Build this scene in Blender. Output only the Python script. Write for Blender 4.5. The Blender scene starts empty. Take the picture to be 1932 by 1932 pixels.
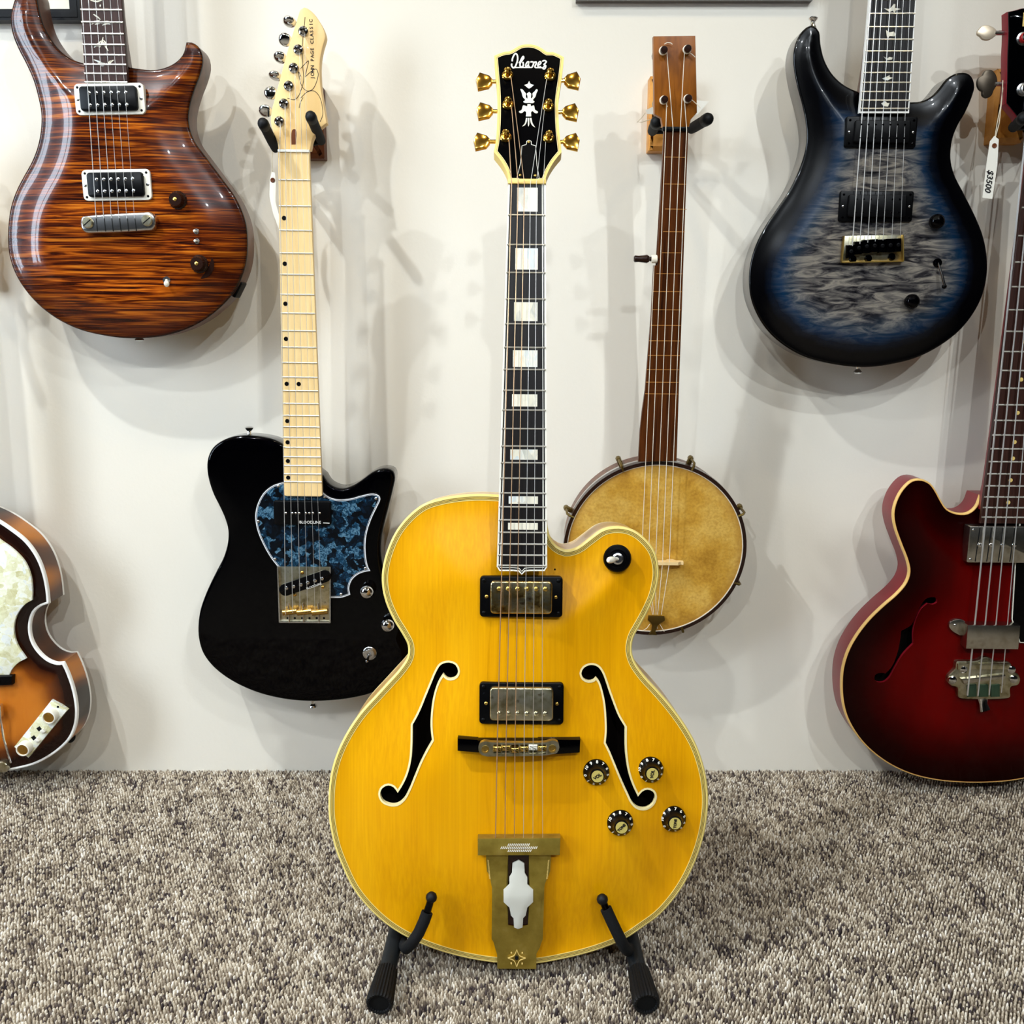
import bpy, math, random
import numpy as np
from mathutils import Vector, Matrix
from mathutils.geometry import delaunay_2d_cdt

random.seed(7)
rng = np.random.default_rng(7)
scene = bpy.context.scene
COL = scene.collection

# ------------------------------------------------------------------ camera
FPX, IMG, PITCH = 1860.0, 1932.0, math.radians(11.0)
CAM = Vector((0.0, -1.5, 0.72))
cam = bpy.data.cameras.new('camera'); cam.sensor_width = 36.0; cam.lens = 36.0 * FPX / IMG; cam.clip_start = 0.02
camo = bpy.data.objects.new('camera', cam); COL.objects.link(camo)
camo.location = CAM; camo.rotation_euler = (math.pi / 2 - PITCH, 0, 0); scene.camera = camo

# ------------------------------------------------------------------ world, lights, exposure
scene.view_settings.view_transform = 'Standard'; scene.view_settings.look = 'None'
scene.view_settings.gamma = 1.0; scene.view_settings.use_curve_mapping = False
scene.view_settings.exposure = -0.04
w = bpy.data.worlds.new('world'); scene.world = w; w.use_nodes = True
w.node_tree.nodes['Background'].inputs[0].default_value = (0.62, 0.78, 1.0, 1); w.node_tree.nodes['Background'].inputs[1].default_value = 1.2

def area_light(name, loc, target, sx, sy, energy, color):
    l = bpy.data.lights.new(name, 'AREA'); l.shape = 'RECTANGLE'; l.size = sx; l.size_y = sy; l.energy = energy; l.color = color
    o = bpy.data.objects.new(name, l); COL.objects.link(o); o.location = loc
    o.rotation_euler = (Vector(target) - Vector(loc)).to_track_quat('-Z', 'Y').to_euler(); return o
# daylight entering by the two panes of the shop window in the left side wall
for k, yc in enumerate((-1.36, -1.74)):
    area_light('daylight_side_window', (-2.36, yc, 1.25), (-1.3, yc + .35, .75), .26, 1.5, 30, (0.72, 0.85, 1.0))
# ceiling lamps: (x, y, watts, colour, height they are aimed at)
WARM, COOL = (1.0, .84, .56), (.87, .945, 1.0)
SPOTS = [(-1.85, -1.0, 11, WARM, .7), (-1.1, -1.0, 14, WARM, .7), (-.6, -1.0, 11, WARM, .7), (.1, -.85, 9, WARM, .7), (.95, -1.0, 9, WARM, .7),
         (-1.4, -2.0, 62, COOL, .1), (.95, -2.2, 64, COOL, .0), (-1.1, -3.4, 82, COOL, .0), (.2, -3.5, 90, COOL, .0), (1.4, -3.3, 90, COOL, .0), (-1.15, -1.1, 125, COOL, (.02, -.44, 0))]  # right middle lamp and farthest row are added to lift the lower wall

# ------------------------------------------------------------------ small maths helpers
RX = Matrix(((1, 0, 0), (0, math.cos(PITCH), math.sin(PITCH)), (0, -math.sin(PITCH), math.cos(PITCH))))
def ray(px, py):
    """direction of the photograph's line of sight through pixel (px, py)"""
    return RX @ Vector(((px - IMG / 2) / FPX, 1.0, -(py - IMG / 2) / FPX))
def onY(px, py, Y):
    d = ray(px, py); return CAM + d * ((Y - CAM.y) / d.y)
def Z(pts, ox, oy, s):
    return [(ox + p[0] / s, oy + p[1] / s) + tuple(p[2:]) for p in pts]

class Frame:
    def __init__(s, o, u, v, n):
        s.o, s.u, s.v, s.n = Vector(o), Vector(u).normalized(), Vector(v).normalized(), Vector(n).normalized()
        s.M = Matrix(((s.u.x, s.v.x, s.n.x, s.o.x), (s.u.y, s.v.y, s.n.y, s.o.y), (s.u.z, s.v.z, s.n.z, s.o.z), (0, 0, 0, 1)))
        s.I = s.M.inverted(); s.c = s.I @ CAM
    def at(s, px, py, n=0.0):
        d = s.I.to_3x3() @ ray(px, py); t = (n - s.c.z) / d.z; p = s.c + d * t
        return (p.x, p.y)
    def poly(s, pts, n=0.0):
        return [s.at(p[0], p[1], n) + tuple(p[2:]) for p in pts]
    def wp(s, u, v, n=0.0): return s.M @ Vector((u, v, n))
    def tilt(s, o_local, ang):
        """frame whose origin is o_local, leaning further back by ang degrees"""
        a = math.radians(ang); return Frame(s.wp(*o_local), s.u, s.v * math.cos(a) - s.n * math.sin(a), s.n * math.cos(a) + s.v * math.sin(a))
WF = Frame((0, 0, 0), (1, 0, 0), (0, 1, 0), (0, 0, 1))

def mkframe(base, Y, tilt, axis_a, axis_b):
    t = math.radians(tilt); o = onY(base[0], base[1], Y)
    f = Frame(o, (1, 0, 0), (0, math.sin(t), math.cos(t)), (0, -math.cos(t), math.sin(t)))
    a, b = f.at(*axis_a), f.at(*axis_b); dx, dy = b[0] - a[0], b[1] - a[1]; l = math.hypot(dx, dy); dx /= l; dy /= l
    f = Frame(o, f.u * dy - f.v * dx, f.u * dx + f.v * dy, f.n)
    a = f.at(*axis_a); base_u = a[0]
    f = Frame(f.wp(base_u, 0, 0), f.u, f.v, f.n)      # origin slid onto the long axis
    return f

def area2(p):
    return sum(p[i][0] * p[(i + 1) % len(p)][1] - p[(i + 1) % len(p)][0] * p[i][1] for i in range(len(p)))
def ccw(p):
    return list(p) if area2(p) > 0 else list(reversed(p))
def spline(pts, step=0.004, closed=True):
    """Catmull-Rom through the points; a third element 'c' marks a sharp corner"""
    n = len(pts); P = [Vector(p[:2]) for p in pts]; C = [len(p) > 2 for p in pts]; out = []
    for i in range(n if closed else n - 1):
        p1, p2 = P[i], P[(i + 1) % n]
        p0 = P[i - 1] if (closed or i > 0) else p1 * 2 - p2
        p3 = P[(i + 2) % n] if (closed or i + 2 < n) else p2 * 2 - p1
        if C[i]: p0 = p1 * 2 - p2
        if C[(i + 1) % n]: p3 = p2 * 2 - p1
        d0, d1, d2 = [max((a - b).length, 1e-6) ** .5 for a, b in ((p0, p1), (p1, p2), (p2, p3))]
        m1 = (p1 - p0) / d0 - (p2 - p0) / (d0 + d1) + (p2 - p1) / d1; m2 = (p2 - p1) / d1 - (p3 - p1) / (d1 + d2) + (p3 - p2) / d2
        m1 *= d1; m2 *= d1
        k = max(1, int(round((p2 - p1).length / step)))
        for j in range(k):
            t = j / k; t2, t3 = t * t, t * t * t
            q = p1 * (2 * t3 - 3 * t2 + 1) + m1 * (t3 - 2 * t2 + t) + p2 * (3 * t2 - 2 * t3) + m2 * (t3 - t2)
            out.append((q.x, q.y))
    if not closed: out.append(tuple(P[-1]))
    return out
def offset(poly, d):
    """offset a CCW closed polygon inward by d"""
    n = len(poly); out = []
    for i in range(n):
        a, b, c = Vector(poly[i - 1]), Vector(poly[i]), Vector(poly[(i + 1) % n])
        e1, e2 = (b - a), (c - b)
        if e1.length < 1e-9: e1 = e2
        if e2.length < 1e-9: e2 = e1
        e1.normalize(); e2.normalize(); n1, n2 = Vector((-e1.y, e1.x)), Vector((-e2.y, e2.x)); m = n1 + n2
        if m.length < 1e-6: m = n1.copy()
        m.normalize(); k = d / max(0.45, m.dot(n1)); out.append((b.x + m.x * k, b.y + m.y * k))
    return out
def mirror_half(half):
    """left half traced top to bottom on the axis -> closed outline"""
    r = [(-p[0], p[1]) + tuple(p[2:]) for p in reversed(half)]
    return half + r
def rrect(cx, cy, wd, ht, r=0.0, rot=0.0, seg=4):
    pts = []
    for sx, sy, a0 in ((1, 1, 0), (-1, 1, 90), (-1, -1, 180), (1, -1, 270)):
        if r <= 0: pts.append((sx * wd / 2, sy * ht / 2)); continue
        for k in range(seg + 1):
            a = math.radians(a0 + 90 * k / seg); pts.append((sx * (wd / 2 - r) + r * math.cos(a), sy * (ht / 2 - r) + r * math.sin(a)))
    c, s = math.cos(rot), math.sin(rot)
    return [(cx + x * c - y * s, cy + x * s + y * c) for x, y in pts]
def circle(cx, cy, r, seg=24, ry=None):
    return [(cx + r * math.cos(2 * math.pi * k / seg), cy + (ry or r) * math.sin(2 * math.pi * k / seg)) for k in range(seg)]
def inside(px, py, poly):
    x, y = np.asarray(px), np.asarray(py); res = np.zeros(x.shape, bool); n = len(poly)
    for i in range(n):
        x1, y1 = poly[i]; x2, y2 = poly[(i + 1) % n]
        if y1 == y2: continue
        c = ((y1 > y) != (y2 > y)) & (x < (x2 - x1) * (y - y1) / (y2 - y1) + x1); res ^= c
    return res
def dist(px, py, poly):
    x, y = np.asarray(px, float), np.asarray(py, float); best = np.full(x.shape, 1e9); n = len(poly)
    for i in range(n):
        x1, y1 = poly[i]; x2, y2 = poly[(i + 1) % n]; dx, dy = x2 - x1, y2 - y1; L = dx * dx + dy * dy + 1e-16
        t = np.clip(((x - x1) * dx + (y - y1) * dy) / L, 0, 1); best = np.minimum(best, np.hypot(x - x1 - t * dx, y - y1 - t * dy))
    return best

# ------------------------------------------------------------------ mesh builder
class MB:
    def __init__(s): s.v, s.f, s.a = [], [], None
    def add(s, verts, faces, M=None):
        b = len(s.v)
        s.v += [tuple(M @ Vector(p)) if M else tuple(p) for p in verts]; s.f += [tuple(i + b for i in f) for f in faces]; return s
    def prism(s, outline, n0, n1, bev=0.0, seg=2, M=None):
        o = ccw(outline); N = len(o); rings = [[(p[0], p[1], n0) for p in o], [(p[0], p[1], n1 - bev) for p in o]]
        if bev > 0:
            for k in range(1, seg + 1):
                a = math.pi / 2 * k / seg; q = offset(o, bev * (1 - math.cos(a))); rings.append([(p[0], p[1], n1 - bev + bev * math.sin(a)) for p in q])
        V = [p for r in rings for p in r]; F = []
        for r in range(len(rings) - 1):
            for i in range(N): j = (i + 1) % N; F.append((r * N + i, r * N + j, (r + 1) * N + j, (r + 1) * N + i))
        F.append(tuple((len(rings) - 1) * N + i for i in range(N))); F.append(tuple(reversed(range(N))))
        return s.add(V, F, M)
    def ring(s, outer, inner, n0, n1, M=None):
        """flat collar between two CCW loops of equal length, from n0 up to n1 (numbers or per-point lists)"""
        N = len(outer); g = lambda n, i: n[i] if isinstance(n, (list, tuple, np.ndarray)) else n
        V = [(p[0], p[1], g(n0, i)) for i, p in enumerate(outer)] + [(p[0], p[1], g(n1, i)) for i, p in enumerate(outer)] + [(p[0], p[1], g(n1, i)) for i, p in enumerate(inner)] + [(p[0], p[1], g(n0, i)) for i, p in enumerate(inner)]
        F = []
        for i in range(N):
            j = (i + 1) % N
            for k in range(4): a, b = k * N, ((k + 1) % 4) * N; F.append((a + i, a + j, b + j, b + i))
        return s.add(V, F, M)
    def tube(s, path, r, seg=8, closed=False, flat=1.0, up=None):
        P = [Vector(p) for p in path]; n = len(P); V, F = [], []; prev = None
        for i in range(n):
            t = (P[(i + 1) % n] - P[i - 1]) if (closed or 0 < i < n - 1) else (P[1] - P[0] if i == 0 else P[-1] - P[-2])
            t.normalize()
            if prev is None:
                a = Vector(up) if up else (Vector((0, 0, 1)) if abs(t.z) < .9 else Vector((1, 0, 0)))
            else: a = prev
            x = a - t * a.dot(t)
            if x.length < 1e-6: x = t.orthogonal()
            x.normalize(); prev = x; y = t.cross(x); rr = r[i] if isinstance(r, (list, tuple)) else r
            for k in range(seg):
                an = 2 * math.pi * k / seg; V.append(tuple(P[i] + x * (rr * flat * math.cos(an)) + y * (rr * math.sin(an))))
        for i in range(n if closed else n - 1):
            j = (i + 1) % n
            for k in range(seg): l = (k + 1) % seg; F.append((i * seg + k, i * seg + l, j * seg + l, j * seg + k))
        if not closed: F.append(tuple(reversed(range(seg)))); F.append(tuple((n - 1) * seg + k for k in range(seg)))
        return s.add(V, F)
    def lathe(s, prof, c=(0, 0, 0), seg=24, M=None, ribs=0, depth=0.0):
        V, F = [], []
        for r, z in prof:
            for k in range(seg):
                a = 2 * math.pi * k / seg; rr = r
                if ribs and r > 0: rr = r * (1 - depth * (0.5 - 0.5 * math.cos(a * ribs)))
                V.append((c[0] + rr * math.cos(a), c[1] + rr * math.sin(a), c[2] + z))
        n = len(prof)
        for i in range(n - 1):
            for k in range(seg): l = (k + 1) % seg; F.append((i * seg + k, i * seg + l, (i + 1) * seg + l, (i + 1) * seg + k))
        F.append(tuple(reversed(range(seg)))); F.append(tuple((n - 1) * seg + k for k in range(seg)))
        return s.add(V, F, M)
    def stroke(s, pts, wd, n0, n1):
        """raised flat ribbon of width wd along a 2-d line"""
        P = [Vector(p[:2]) for p in pts]; L, R = [], []
        for i in range(len(P)):
            t = P[min(i + 1, len(P) - 1)] - P[max(i - 1, 0)]; t.normalize(); q = Vector((-t.y, t.x)); ww = wd[i] if isinstance(wd, (list, tuple)) else wd
            L.append(P[i] + q * ww / 2); R.append(P[i] - q * ww / 2)
        V = []; F = []
        for i in range(len(P)): V += [(L[i].x, L[i].y, n0), (R[i].x, R[i].y, n0), (R[i].x, R[i].y, n1), (L[i].x, L[i].y, n1)]
        for i in range(len(P) - 1):
            for k in range(4): l = (k + 1) % 4; F.append((i * 4 + k, i * 4 + l, i * 4 + 4 + l, i * 4 + 4 + k))
        F.append((3, 2, 1, 0)); e = (len(P) - 1) * 4; F.append((e, e + 1, e + 2, e + 3)); return s.add(V, F)
    def text(s, txt, size, M, shear=0.0, depth=0.00015, bold=0.0):
        c = bpy.data.curves.new('lettering', 'FONT'); c.body = txt; c.size = size; c.align_x = 'CENTER'; c.align_y = 'CENTER'; c.shear = shear; c.extrude = depth; c.offset = bold; c.resolution_u = 3
        o = bpy.data.objects.new('lettering', c); me = bpy.data.meshes.new_from_object(o)
        s.add([v.co for v in me.vertices], [tuple(p.vertices) for p in me.polygons], M)
        bpy.data.objects.remove(o); bpy.data.curves.remove(c); bpy.data.meshes.remove(me); return s
    def plate(s, outline, holes=(), hf=None, rings=(.0012, .003, .006, .010), grid=.006):
        """top surface over a CCW outline, with real holes; height comes from hf(distance to the edge, u, v); stores the distance"""
        o = outline; pts = [Vector(p) for p in o]; N = len(pts); edges = [(i, (i + 1) % N) for i in range(N)]; hb = []
        for h in holes:
            b = len(pts); pts += [Vector(p) for p in h]; m = len(h); edges += [(b + i, b + (i + 1) % m) for i in range(m)]; hb.append((b, m))
        ex = []
        for d in rings: ex += [(p, d) for p in offset(o, d)]
        X = np.array([p[0][0] for p in ex]); Y = np.array([p[0][1] for p in ex]); D = np.array([p[1] for p in ex])
        ok = inside(X, Y, o) & (dist(X, Y, o) > D * .85)
        x0, x1 = min(p[0] for p in o), max(p[0] for p in o); y0, y1 = min(p[1] for p in o), max(p[1] for p in o)
        gx, gy = np.meshgrid(np.arange(x0, x1, grid), np.arange(y0, y1, grid)); gx[1::2] += grid / 2; gx, gy = gx.ravel(), gy.ravel()
        gk = inside(gx, gy, o); gx, gy = gx[gk], gy[gk]; gk = dist(gx, gy, o) > (rings[-1] if rings else 0) + grid * .4; gx, gy = gx[gk], gy[gk]
        X = np.concatenate([X[ok], gx]); Y = np.concatenate([Y[ok], gy])
        for h in holes:
            k = ~inside(X, Y, h) & (dist(X, Y, h) > .0016); X, Y = X[k], Y[k]
        pts += [Vector((a, b)) for a, b in zip(X, Y)]
        V, E, F, ov, oe, of = delaunay_2d_cdt(pts, edges, [], 0, 1e-7)
        vx = np.array([p[0] for p in V]); vy = np.array([p[1] for p in V]); d = dist(vx, vy, o)
        T = np.array([f[:3] for f in F]); cx, cy = vx[T].mean(1), vy[T].mean(1); keep = inside(cx, cy, o)
        for h in holes: keep &= ~inside(cx, cy, h)
        z = hf(d, vx, vy) if hf else np.zeros_like(d)
        b = len(s.v)
        if s.a is None: s.a = [0.0] * b
        s.a += list(map(float, d)); s.v += list(zip(map(float, vx), map(float, vy), map(float, z)))
        for f in T[keep]:
            a_, b_, c_ = [int(i) for i in f]
            ar = (vx[b_] - vx[a_]) * (vy[c_] - vy[a_]) - (vx[c_] - vx[a_]) * (vy[b_] - vy[a_])
            s.f.append((b + a_, b + b_, b + c_) if ar > 0 else (b + a_, b + c_, b + b_))
        return s
    def build(s, name, mat, parent=None, fr=None, smooth=35, label=None):
        me = bpy.data.meshes.new(name); me.from_pydata(s.v, [], s.f); me.materials.append(MAT[mat] if isinstance(mat, str) else mat)
        if s.a is not None:
            a = s.a + [0.0] * (len(s.v) - len(s.a)); at = me.attributes.new('edge', 'FLOAT', 'POINT'); at.data.foreach_set('value', a)
        if smooth:
            me.polygons.foreach_set('use_smooth', [True] * len(me.polygons)); me.set_sharp_from_angle(angle=math.radians(smooth))
        return put(name, me, parent, fr, label)
WM = {}
def put(name, me, parent=None, fr=None, label=None):
    o = bpy.data.objects.new(name, me); COL.objects.link(o)
    M = fr.M if isinstance(fr, Frame) else (fr if fr is not None else (WM[parent.name] if parent else Matrix()))
    WM[o.name] = M.copy()
    if parent: o.parent = parent; o.matrix_basis = WM[parent.name].inverted() @ M
    else: o.matrix_basis = M
    if label: o['label'] = label
    return o
def thing(name, label, cat, M, group=None):
    o = bpy.data.objects.new(name, None); COL.objects.link(o); o.empty_display_size = .05
    M = M.M if isinstance(M, Frame) else M
    o.matrix_basis = M; WM[o.name] = M.copy(); o['label'] = label; o['category'] = cat
    if group: o['group'] = group
    return o
def tag(o, label, cat, group=None):
    o['label'] = label; o['category'] = cat
    if group: o['group'] = group
    return o
def struct(o): o['kind'] = 'structure'; return o
def T(x, y, z=0.0, rot=0.0): return Matrix.Translation((x, y, z)) @ Matrix.Rotation(rot, 4, 'Z')
def copies(o, spots, parent, fr):
    """more of the same piece, sharing its mesh; spots are local matrices"""
    for m in spots: put(o.name.split('.')[0], o.data, parent, fr.M @ m)

# ------------------------------------------------------------------ materials
MAT = {}
def lin(c):
    return tuple(((x / 255) / 12.92 if x / 255 <= .04045 else ((x / 255 + .055) / 1.055) ** 2.4) for x in c) + (1.0,)
def newmat(name):
    m = bpy.data.materials.new(name); m.use_nodes = True; MAT[name] = m; return m, m.node_tree.nodes, m.node_tree.links, m.node_tree.nodes['Principled BSDF']
def plain(name, col, rough=.5, metal=0.0, coat=0.0, spec=.25, bump=0.0, bscale=200, sss=0.0):
    m, N, L, b = newmat(name); b.inputs['Base Color'].default_value = lin(col); b.inputs['Roughness'].default_value = rough; b.inputs['Metallic'].default_value = metal
    b.inputs['Coat Weight'].default_value = coat * .3; b.inputs['Coat Roughness'].default_value = .04; b.inputs['Specular IOR Level'].default_value = spec
    if bump: add_bump(N, L, b, bump, (bscale,) * 3)
    return m
def coords(N, L, scale, mode='Object', rot=(0, 0, 0), mirror=False):
    tc = N.new('ShaderNodeTexCoord'); src = tc.outputs[mode]
    if mirror:
        sp = N.new('ShaderNodeSeparateXYZ'); L.new(src, sp.inputs[0]); ab = N.new('ShaderNodeMath'); ab.operation = 'ABSOLUTE'; L.new(sp.outputs[0], ab.inputs[0])
        cb = N.new('ShaderNodeCombineXYZ'); L.new(ab.outputs[0], cb.inputs[0]); L.new(sp.outputs[1], cb.inputs[1]); L.new(sp.outputs[2], cb.inputs[2]); src = cb.outputs[0]
    mp = N.new('ShaderNodeMapping'); L.new(src, mp.inputs[0]); mp.inputs['Scale'].default_value = scale; mp.inputs['Rotation'].default_value = rot; return mp.outputs[0]
def ramp(N, L, src, stops, interp='LINEAR'):
    r = N.new('ShaderNodeValToRGB'); r.color_ramp.interpolation = interp; e = r.color_ramp.elements
    while len(e) > 1: e.remove(e[-1])
    for i, (p, c) in enumerate(stops):
        el = e[0] if i == 0 else e.new(p)
        el.position = p; el.color = lin(c) if len(c) == 3 else (lin(c[:3])[:3] + (c[3],))
    L.new(src, r.inputs[0]); return r
def noise(N, L, vec, scale=1.0, detail=4, rough=.55, dist_=0.0):
    t = N.new('ShaderNodeTexNoise'); L.new(vec, t.inputs['Vector']); t.inputs['Scale'].default_value = scale; t.inputs['Detail'].default_value = detail; t.inputs['Roughness'].default_value = rough; t.inputs['Distortion'].default_value = dist_; return t
def add_bump(N, L, b, strength, scale, detail=3, distance=.001):
    t = noise(N, L, coords(N, L, scale), 1, detail); bp = N.new('ShaderNodeBump'); bp.inputs['Strength'].default_value = strength; bp.inputs['Distance'].default_value = distance
    L.new(t.outputs[0], bp.inputs['Height']); L.new(bp.outputs[0], b.inputs['Normal'])
def mixc(N, L, fac, a, bcol, mode='MIX'):
    x = N.new('ShaderNodeMix'); x.data_type = 'RGBA'; x.blend_type = mode
    (L.new(fac, x.inputs[0]) if not isinstance(fac, float) else setattr(x.inputs[0], 'default_value', fac)); L.new(a, x.inputs[6])
    if isinstance(bcol, tuple): x.inputs[7].default_value = bcol
    else: L.new(bcol, x.inputs[7])
    return x.outputs[2]
def woody(name, stops, scale, rough=.4, coat=0.0, metal=0.0, detail=5, dist_=0.0, mirror=False, edge=None, fine=None, bump=0.0, nrough=.55, spec=.22, rot=(0, 0, 0)):
    """grained material; edge = ramp over distance from the body's outline (0..0.1 m), alpha = how much it covers"""
    m, N, L, b = newmat(name); v = coords(N, L, scale, mirror=mirror, rot=rot); t = noise(N, L, v, 1, detail, nrough, dist_); c = ramp(N, L, t.outputs[0], stops).outputs[0]
    if fine:
        t2 = noise(N, L, coords(N, L, fine[0], mirror=mirror), 1, 3); r2 = ramp(N, L, t2.outputs[0], fine[1]); c = mixc(N, L, fine[2], c, r2.outputs[0], 'MULTIPLY')
    if edge:
        a = N.new('ShaderNodeAttribute'); a.attribute_name = 'edge'; mu = N.new('ShaderNodeMath'); mu.operation = 'MULTIPLY'; mu.inputs[1].default_value = 10.0; L.new(a.outputs['Fac'], mu.inputs[0])
        w_ = noise(N, L, coords(N, L, (30, 30, 30)), 1, 2); ad = N.new('ShaderNodeMath'); ad.operation = 'MULTIPLY_ADD'; ad.inputs[1].default_value = .12; L.new(w_.outputs[0], ad.inputs[0]); L.new(mu.outputs[0], ad.inputs[2])
        sb = N.new('ShaderNodeMath'); sb.operation = 'SUBTRACT'; sb.inputs[1].default_value = .06; L.new(ad.outputs[0], sb.inputs[0])
        er = ramp(N, L, sb.outputs[0], edge); c = mixc(N, L, er.outputs[1], c, er.outputs[0])
    L.new(c, b.inputs['Base Color']); b.inputs['Roughness'].default_value = rough; b.inputs['Metallic'].default_value = metal; b.inputs['Coat Weight'].default_value = coat * .35; b.inputs['Coat Roughness'].default_value = .03; b.inputs['Specular IOR Level'].default_value = spec
    if bump: add_bump(N, L, b, bump, scale)
    return m
def cells(name, stops, scale, rough=.25, coat=.6, warp=2.5, stretch=(1, 1, 1)):
    """pearloid: crumpled voronoi flakes, each with its own shade"""
    m, N, L, b = newmat(name); v = coords(N, L, stretch); n = noise(N, L, v, scale * .6, 2); x = N.new('ShaderNodeVectorMath'); x.operation = 'MULTIPLY_ADD'
    L.new(n.outputs[1], x.inputs[0]); x.inputs[1].default_value = (warp / scale,) * 3; L.new(v, x.inputs[2])
    vo = N.new('ShaderNodeTexVoronoi'); vo.inputs['Scale'].default_value = scale; L.new(x.outputs[0], vo.inputs['Vector']); sp = N.new('ShaderNodeSeparateColor'); L.new(vo.outputs['Color'], sp.inputs[0])
    n2 = noise(N, L, v, scale * 1.5, 3, .6, 1.0); ad = N.new('ShaderNodeMath'); ad.operation = 'MULTIPLY_ADD'; ad.inputs[1].default_value = .55; L.new(n2.outputs[0], ad.inputs[0]); h = N.new('ShaderNodeMath'); h.operation = 'MULTIPLY'; h.inputs[1].default_value = .5; L.new(sp.outputs[0], h.inputs[0]); L.new(h.outputs[0], ad.inputs[2])
    L.new(ramp(N, L, ad.outputs[0], stops).outputs[0], b.inputs['Base Color']); b.inputs['Roughness'].default_value = rough; b.inputs['Specular IOR Level'].default_value = .2; b.inputs['Coat Weight'].default_value = coat * .3; b.inputs['Coat Roughness'].default_value = .05; return m

plain('black_plastic', (4, 4, 5), .3, spec=.12); plain('black_gloss', (1, 1, 2), .04, spec=.14); plain('black_satin', (4, 4, 5), .4, spec=.12)
plain('head_veneer', (3, 3, 4), .22, spec=.06); plain('rubber', (10, 11, 13), .55, bump=.15, bscale=900); plain('stand_paint', (20, 24, 27), .5, bump=.2, bscale=700); plain('foam', (12, 13, 15), .8, bump=.3, bscale=1500)
plain('cream', (240, 222, 165), .38, coat=.3); plain('ivory', (236, 232, 218), .35, coat=.3); plain('nut_bone', (238, 205, 120), .4); plain('inlay_white', (208, 206, 194), .4); plain('white_bind', (238, 236, 230), .35, coat=.3)
plain('chrome', (225, 225, 225), .08, 1.0); plain('steel', (205, 205, 205), .22, 1.0); plain('fret_wire', (225, 222, 212), .28, .85); plain('string_steel', (220, 218, 214), .35, .75); plain('string_bronze', (205, 170, 135), .35, .75)
plain('gold', (232, 180, 78), .16, 1.0); plain('gold_dull', (205, 170, 88), .3, 1.0); plain('brass', (205, 160, 80), .22, 1.0); plain('brass_dark', (120, 100, 52), .4, 1.0)
plain('brass_line', (186, 128, 62), .4); plain('gold_paint', (220, 190, 112), .4); plain('paper', (232, 228, 216), .8); plain('ink', (18, 14, 16), .6); plain('twine', (214, 202, 176), .8); plain('dark_hole', (4, 4, 4), .9); plain('gut', (236, 226, 205), .5)
plain('inner_shade', (14, 7, 4), .9, spec=.1); plain('black_frame', (16, 17, 19), .3); plain('grey_frame', (96, 92, 88), .45); plain('mat_board', (236, 230, 210), .8); plain('red_bead', (170, 30, 30), .3)
plain('tortoise', (36, 18, 12), .25, coat=.6); plain('white_tip', (236, 230, 212), .3, coat=.4); plain('knob_black', (5, 5, 6), .2, spec=.2); plain('knob_cap', (206, 188, 104), .35, .25); plain('nickel_matte', (206, 190, 166), .4, .7); plain('dark_metal', (74, 66, 56), .35, .8)
woody('worn_nickel', [(.3, (150, 140, 105)), (.5, (196, 190, 160)), (.62, (205, 200, 178)), (.75, (120, 105, 60))], (90, 90, 90), .3, metal=1.0, detail=6, bump=.05)
woody('worn_gold', [(.3, (120, 85, 30)), (.45, (205, 175, 105)), (.6, (205, 198, 165)), (.75, (110, 75, 30))], (120, 120, 120), .22, metal=1.0, detail=6, bump=.15)
woody('tail_brass', [(.3, (136, 116, 44)), (.6, (164, 142, 62)), (.8, (180, 158, 84))], (60, 60, 60), .4, metal=.7, detail=6)
woody('spruce', [(.25, (210, 142, 0)), (.5, (222, 156, 0)), (.75, (230, 168, 8))], (14, 1.6, 14), .35, spec=.16, coat=.25, detail=4, fine=((420, 5, 420), [(.3, (228, 214, 200)), (.7, (255, 255, 255))], .5))
woody('maple_side', [(.3, (198, 150, 82)), (.7, (226, 184, 116))], (60, 8, 8), .3, coat=.5)
woody('maple', [(.3, (222, 188, 128)), (.55, (232, 202, 146)), (.8, (214, 176, 112))], (70, 6, 30), .35, coat=.25, detail=5)
woody('maple_head', [(.3, (226, 186, 122)), (.6, (234, 200, 140)), (.85, (212, 168, 100))], (50, 7, 30), .35, coat=.25, detail=6, dist_=.6)
woody('ebony', [(.3, (6, 4, 4)), (.7, (18, 11, 9))], (300, 12, 100), .4, spec=.25); woody('rosewood', [(.3, (30, 14, 10)), (.5, (56, 28, 20)), (.75, (22, 10, 7))], (320, 14, 100), .45, spec=.3)
woody('mahogany', [(.3, (70, 40, 26)), (.7, (108, 66, 44))], (180, 10, 60), .35, coat=.4)
woody('banjo_neck', [(.3, (36, 14, 3)), (.5, (82, 40, 10)), (.7, (52, 22, 5))], (150, 9, 40), .35, coat=.3, spec=.15); woody('banjo_head_wood', [(.3, (92, 46, 8)), (.5, (142, 82, 20)), (.72, (108, 58, 12))], (60, 8, 40), .35, coat=.35, dist_=.5)
woody('hanger_oak', [(.3, (186, 122, 50)), (.6, (212, 150, 72)), (.8, (168, 104, 40))], (30, 30, 6), .45, coat=.2); woody('hanger_dark', [(.3, (70, 34, 14)), (.7, (112, 58, 24))], (30, 30, 6), .45)
woody('skin_head', [(.3, (156, 108, 26)), (.45, (198, 150, 54)), (.58, (216, 174, 84)), (.72, (176, 126, 36))], (14, 14, 14), .55, detail=8, nrough=.6, fine=((260, 260, 260), [(.3, (205, 190, 160)), (.6, (255, 255, 255))], .5), edge=[(0, (140, 92, 34, .55)), (.16, (176, 128, 56, 0))])
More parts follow.
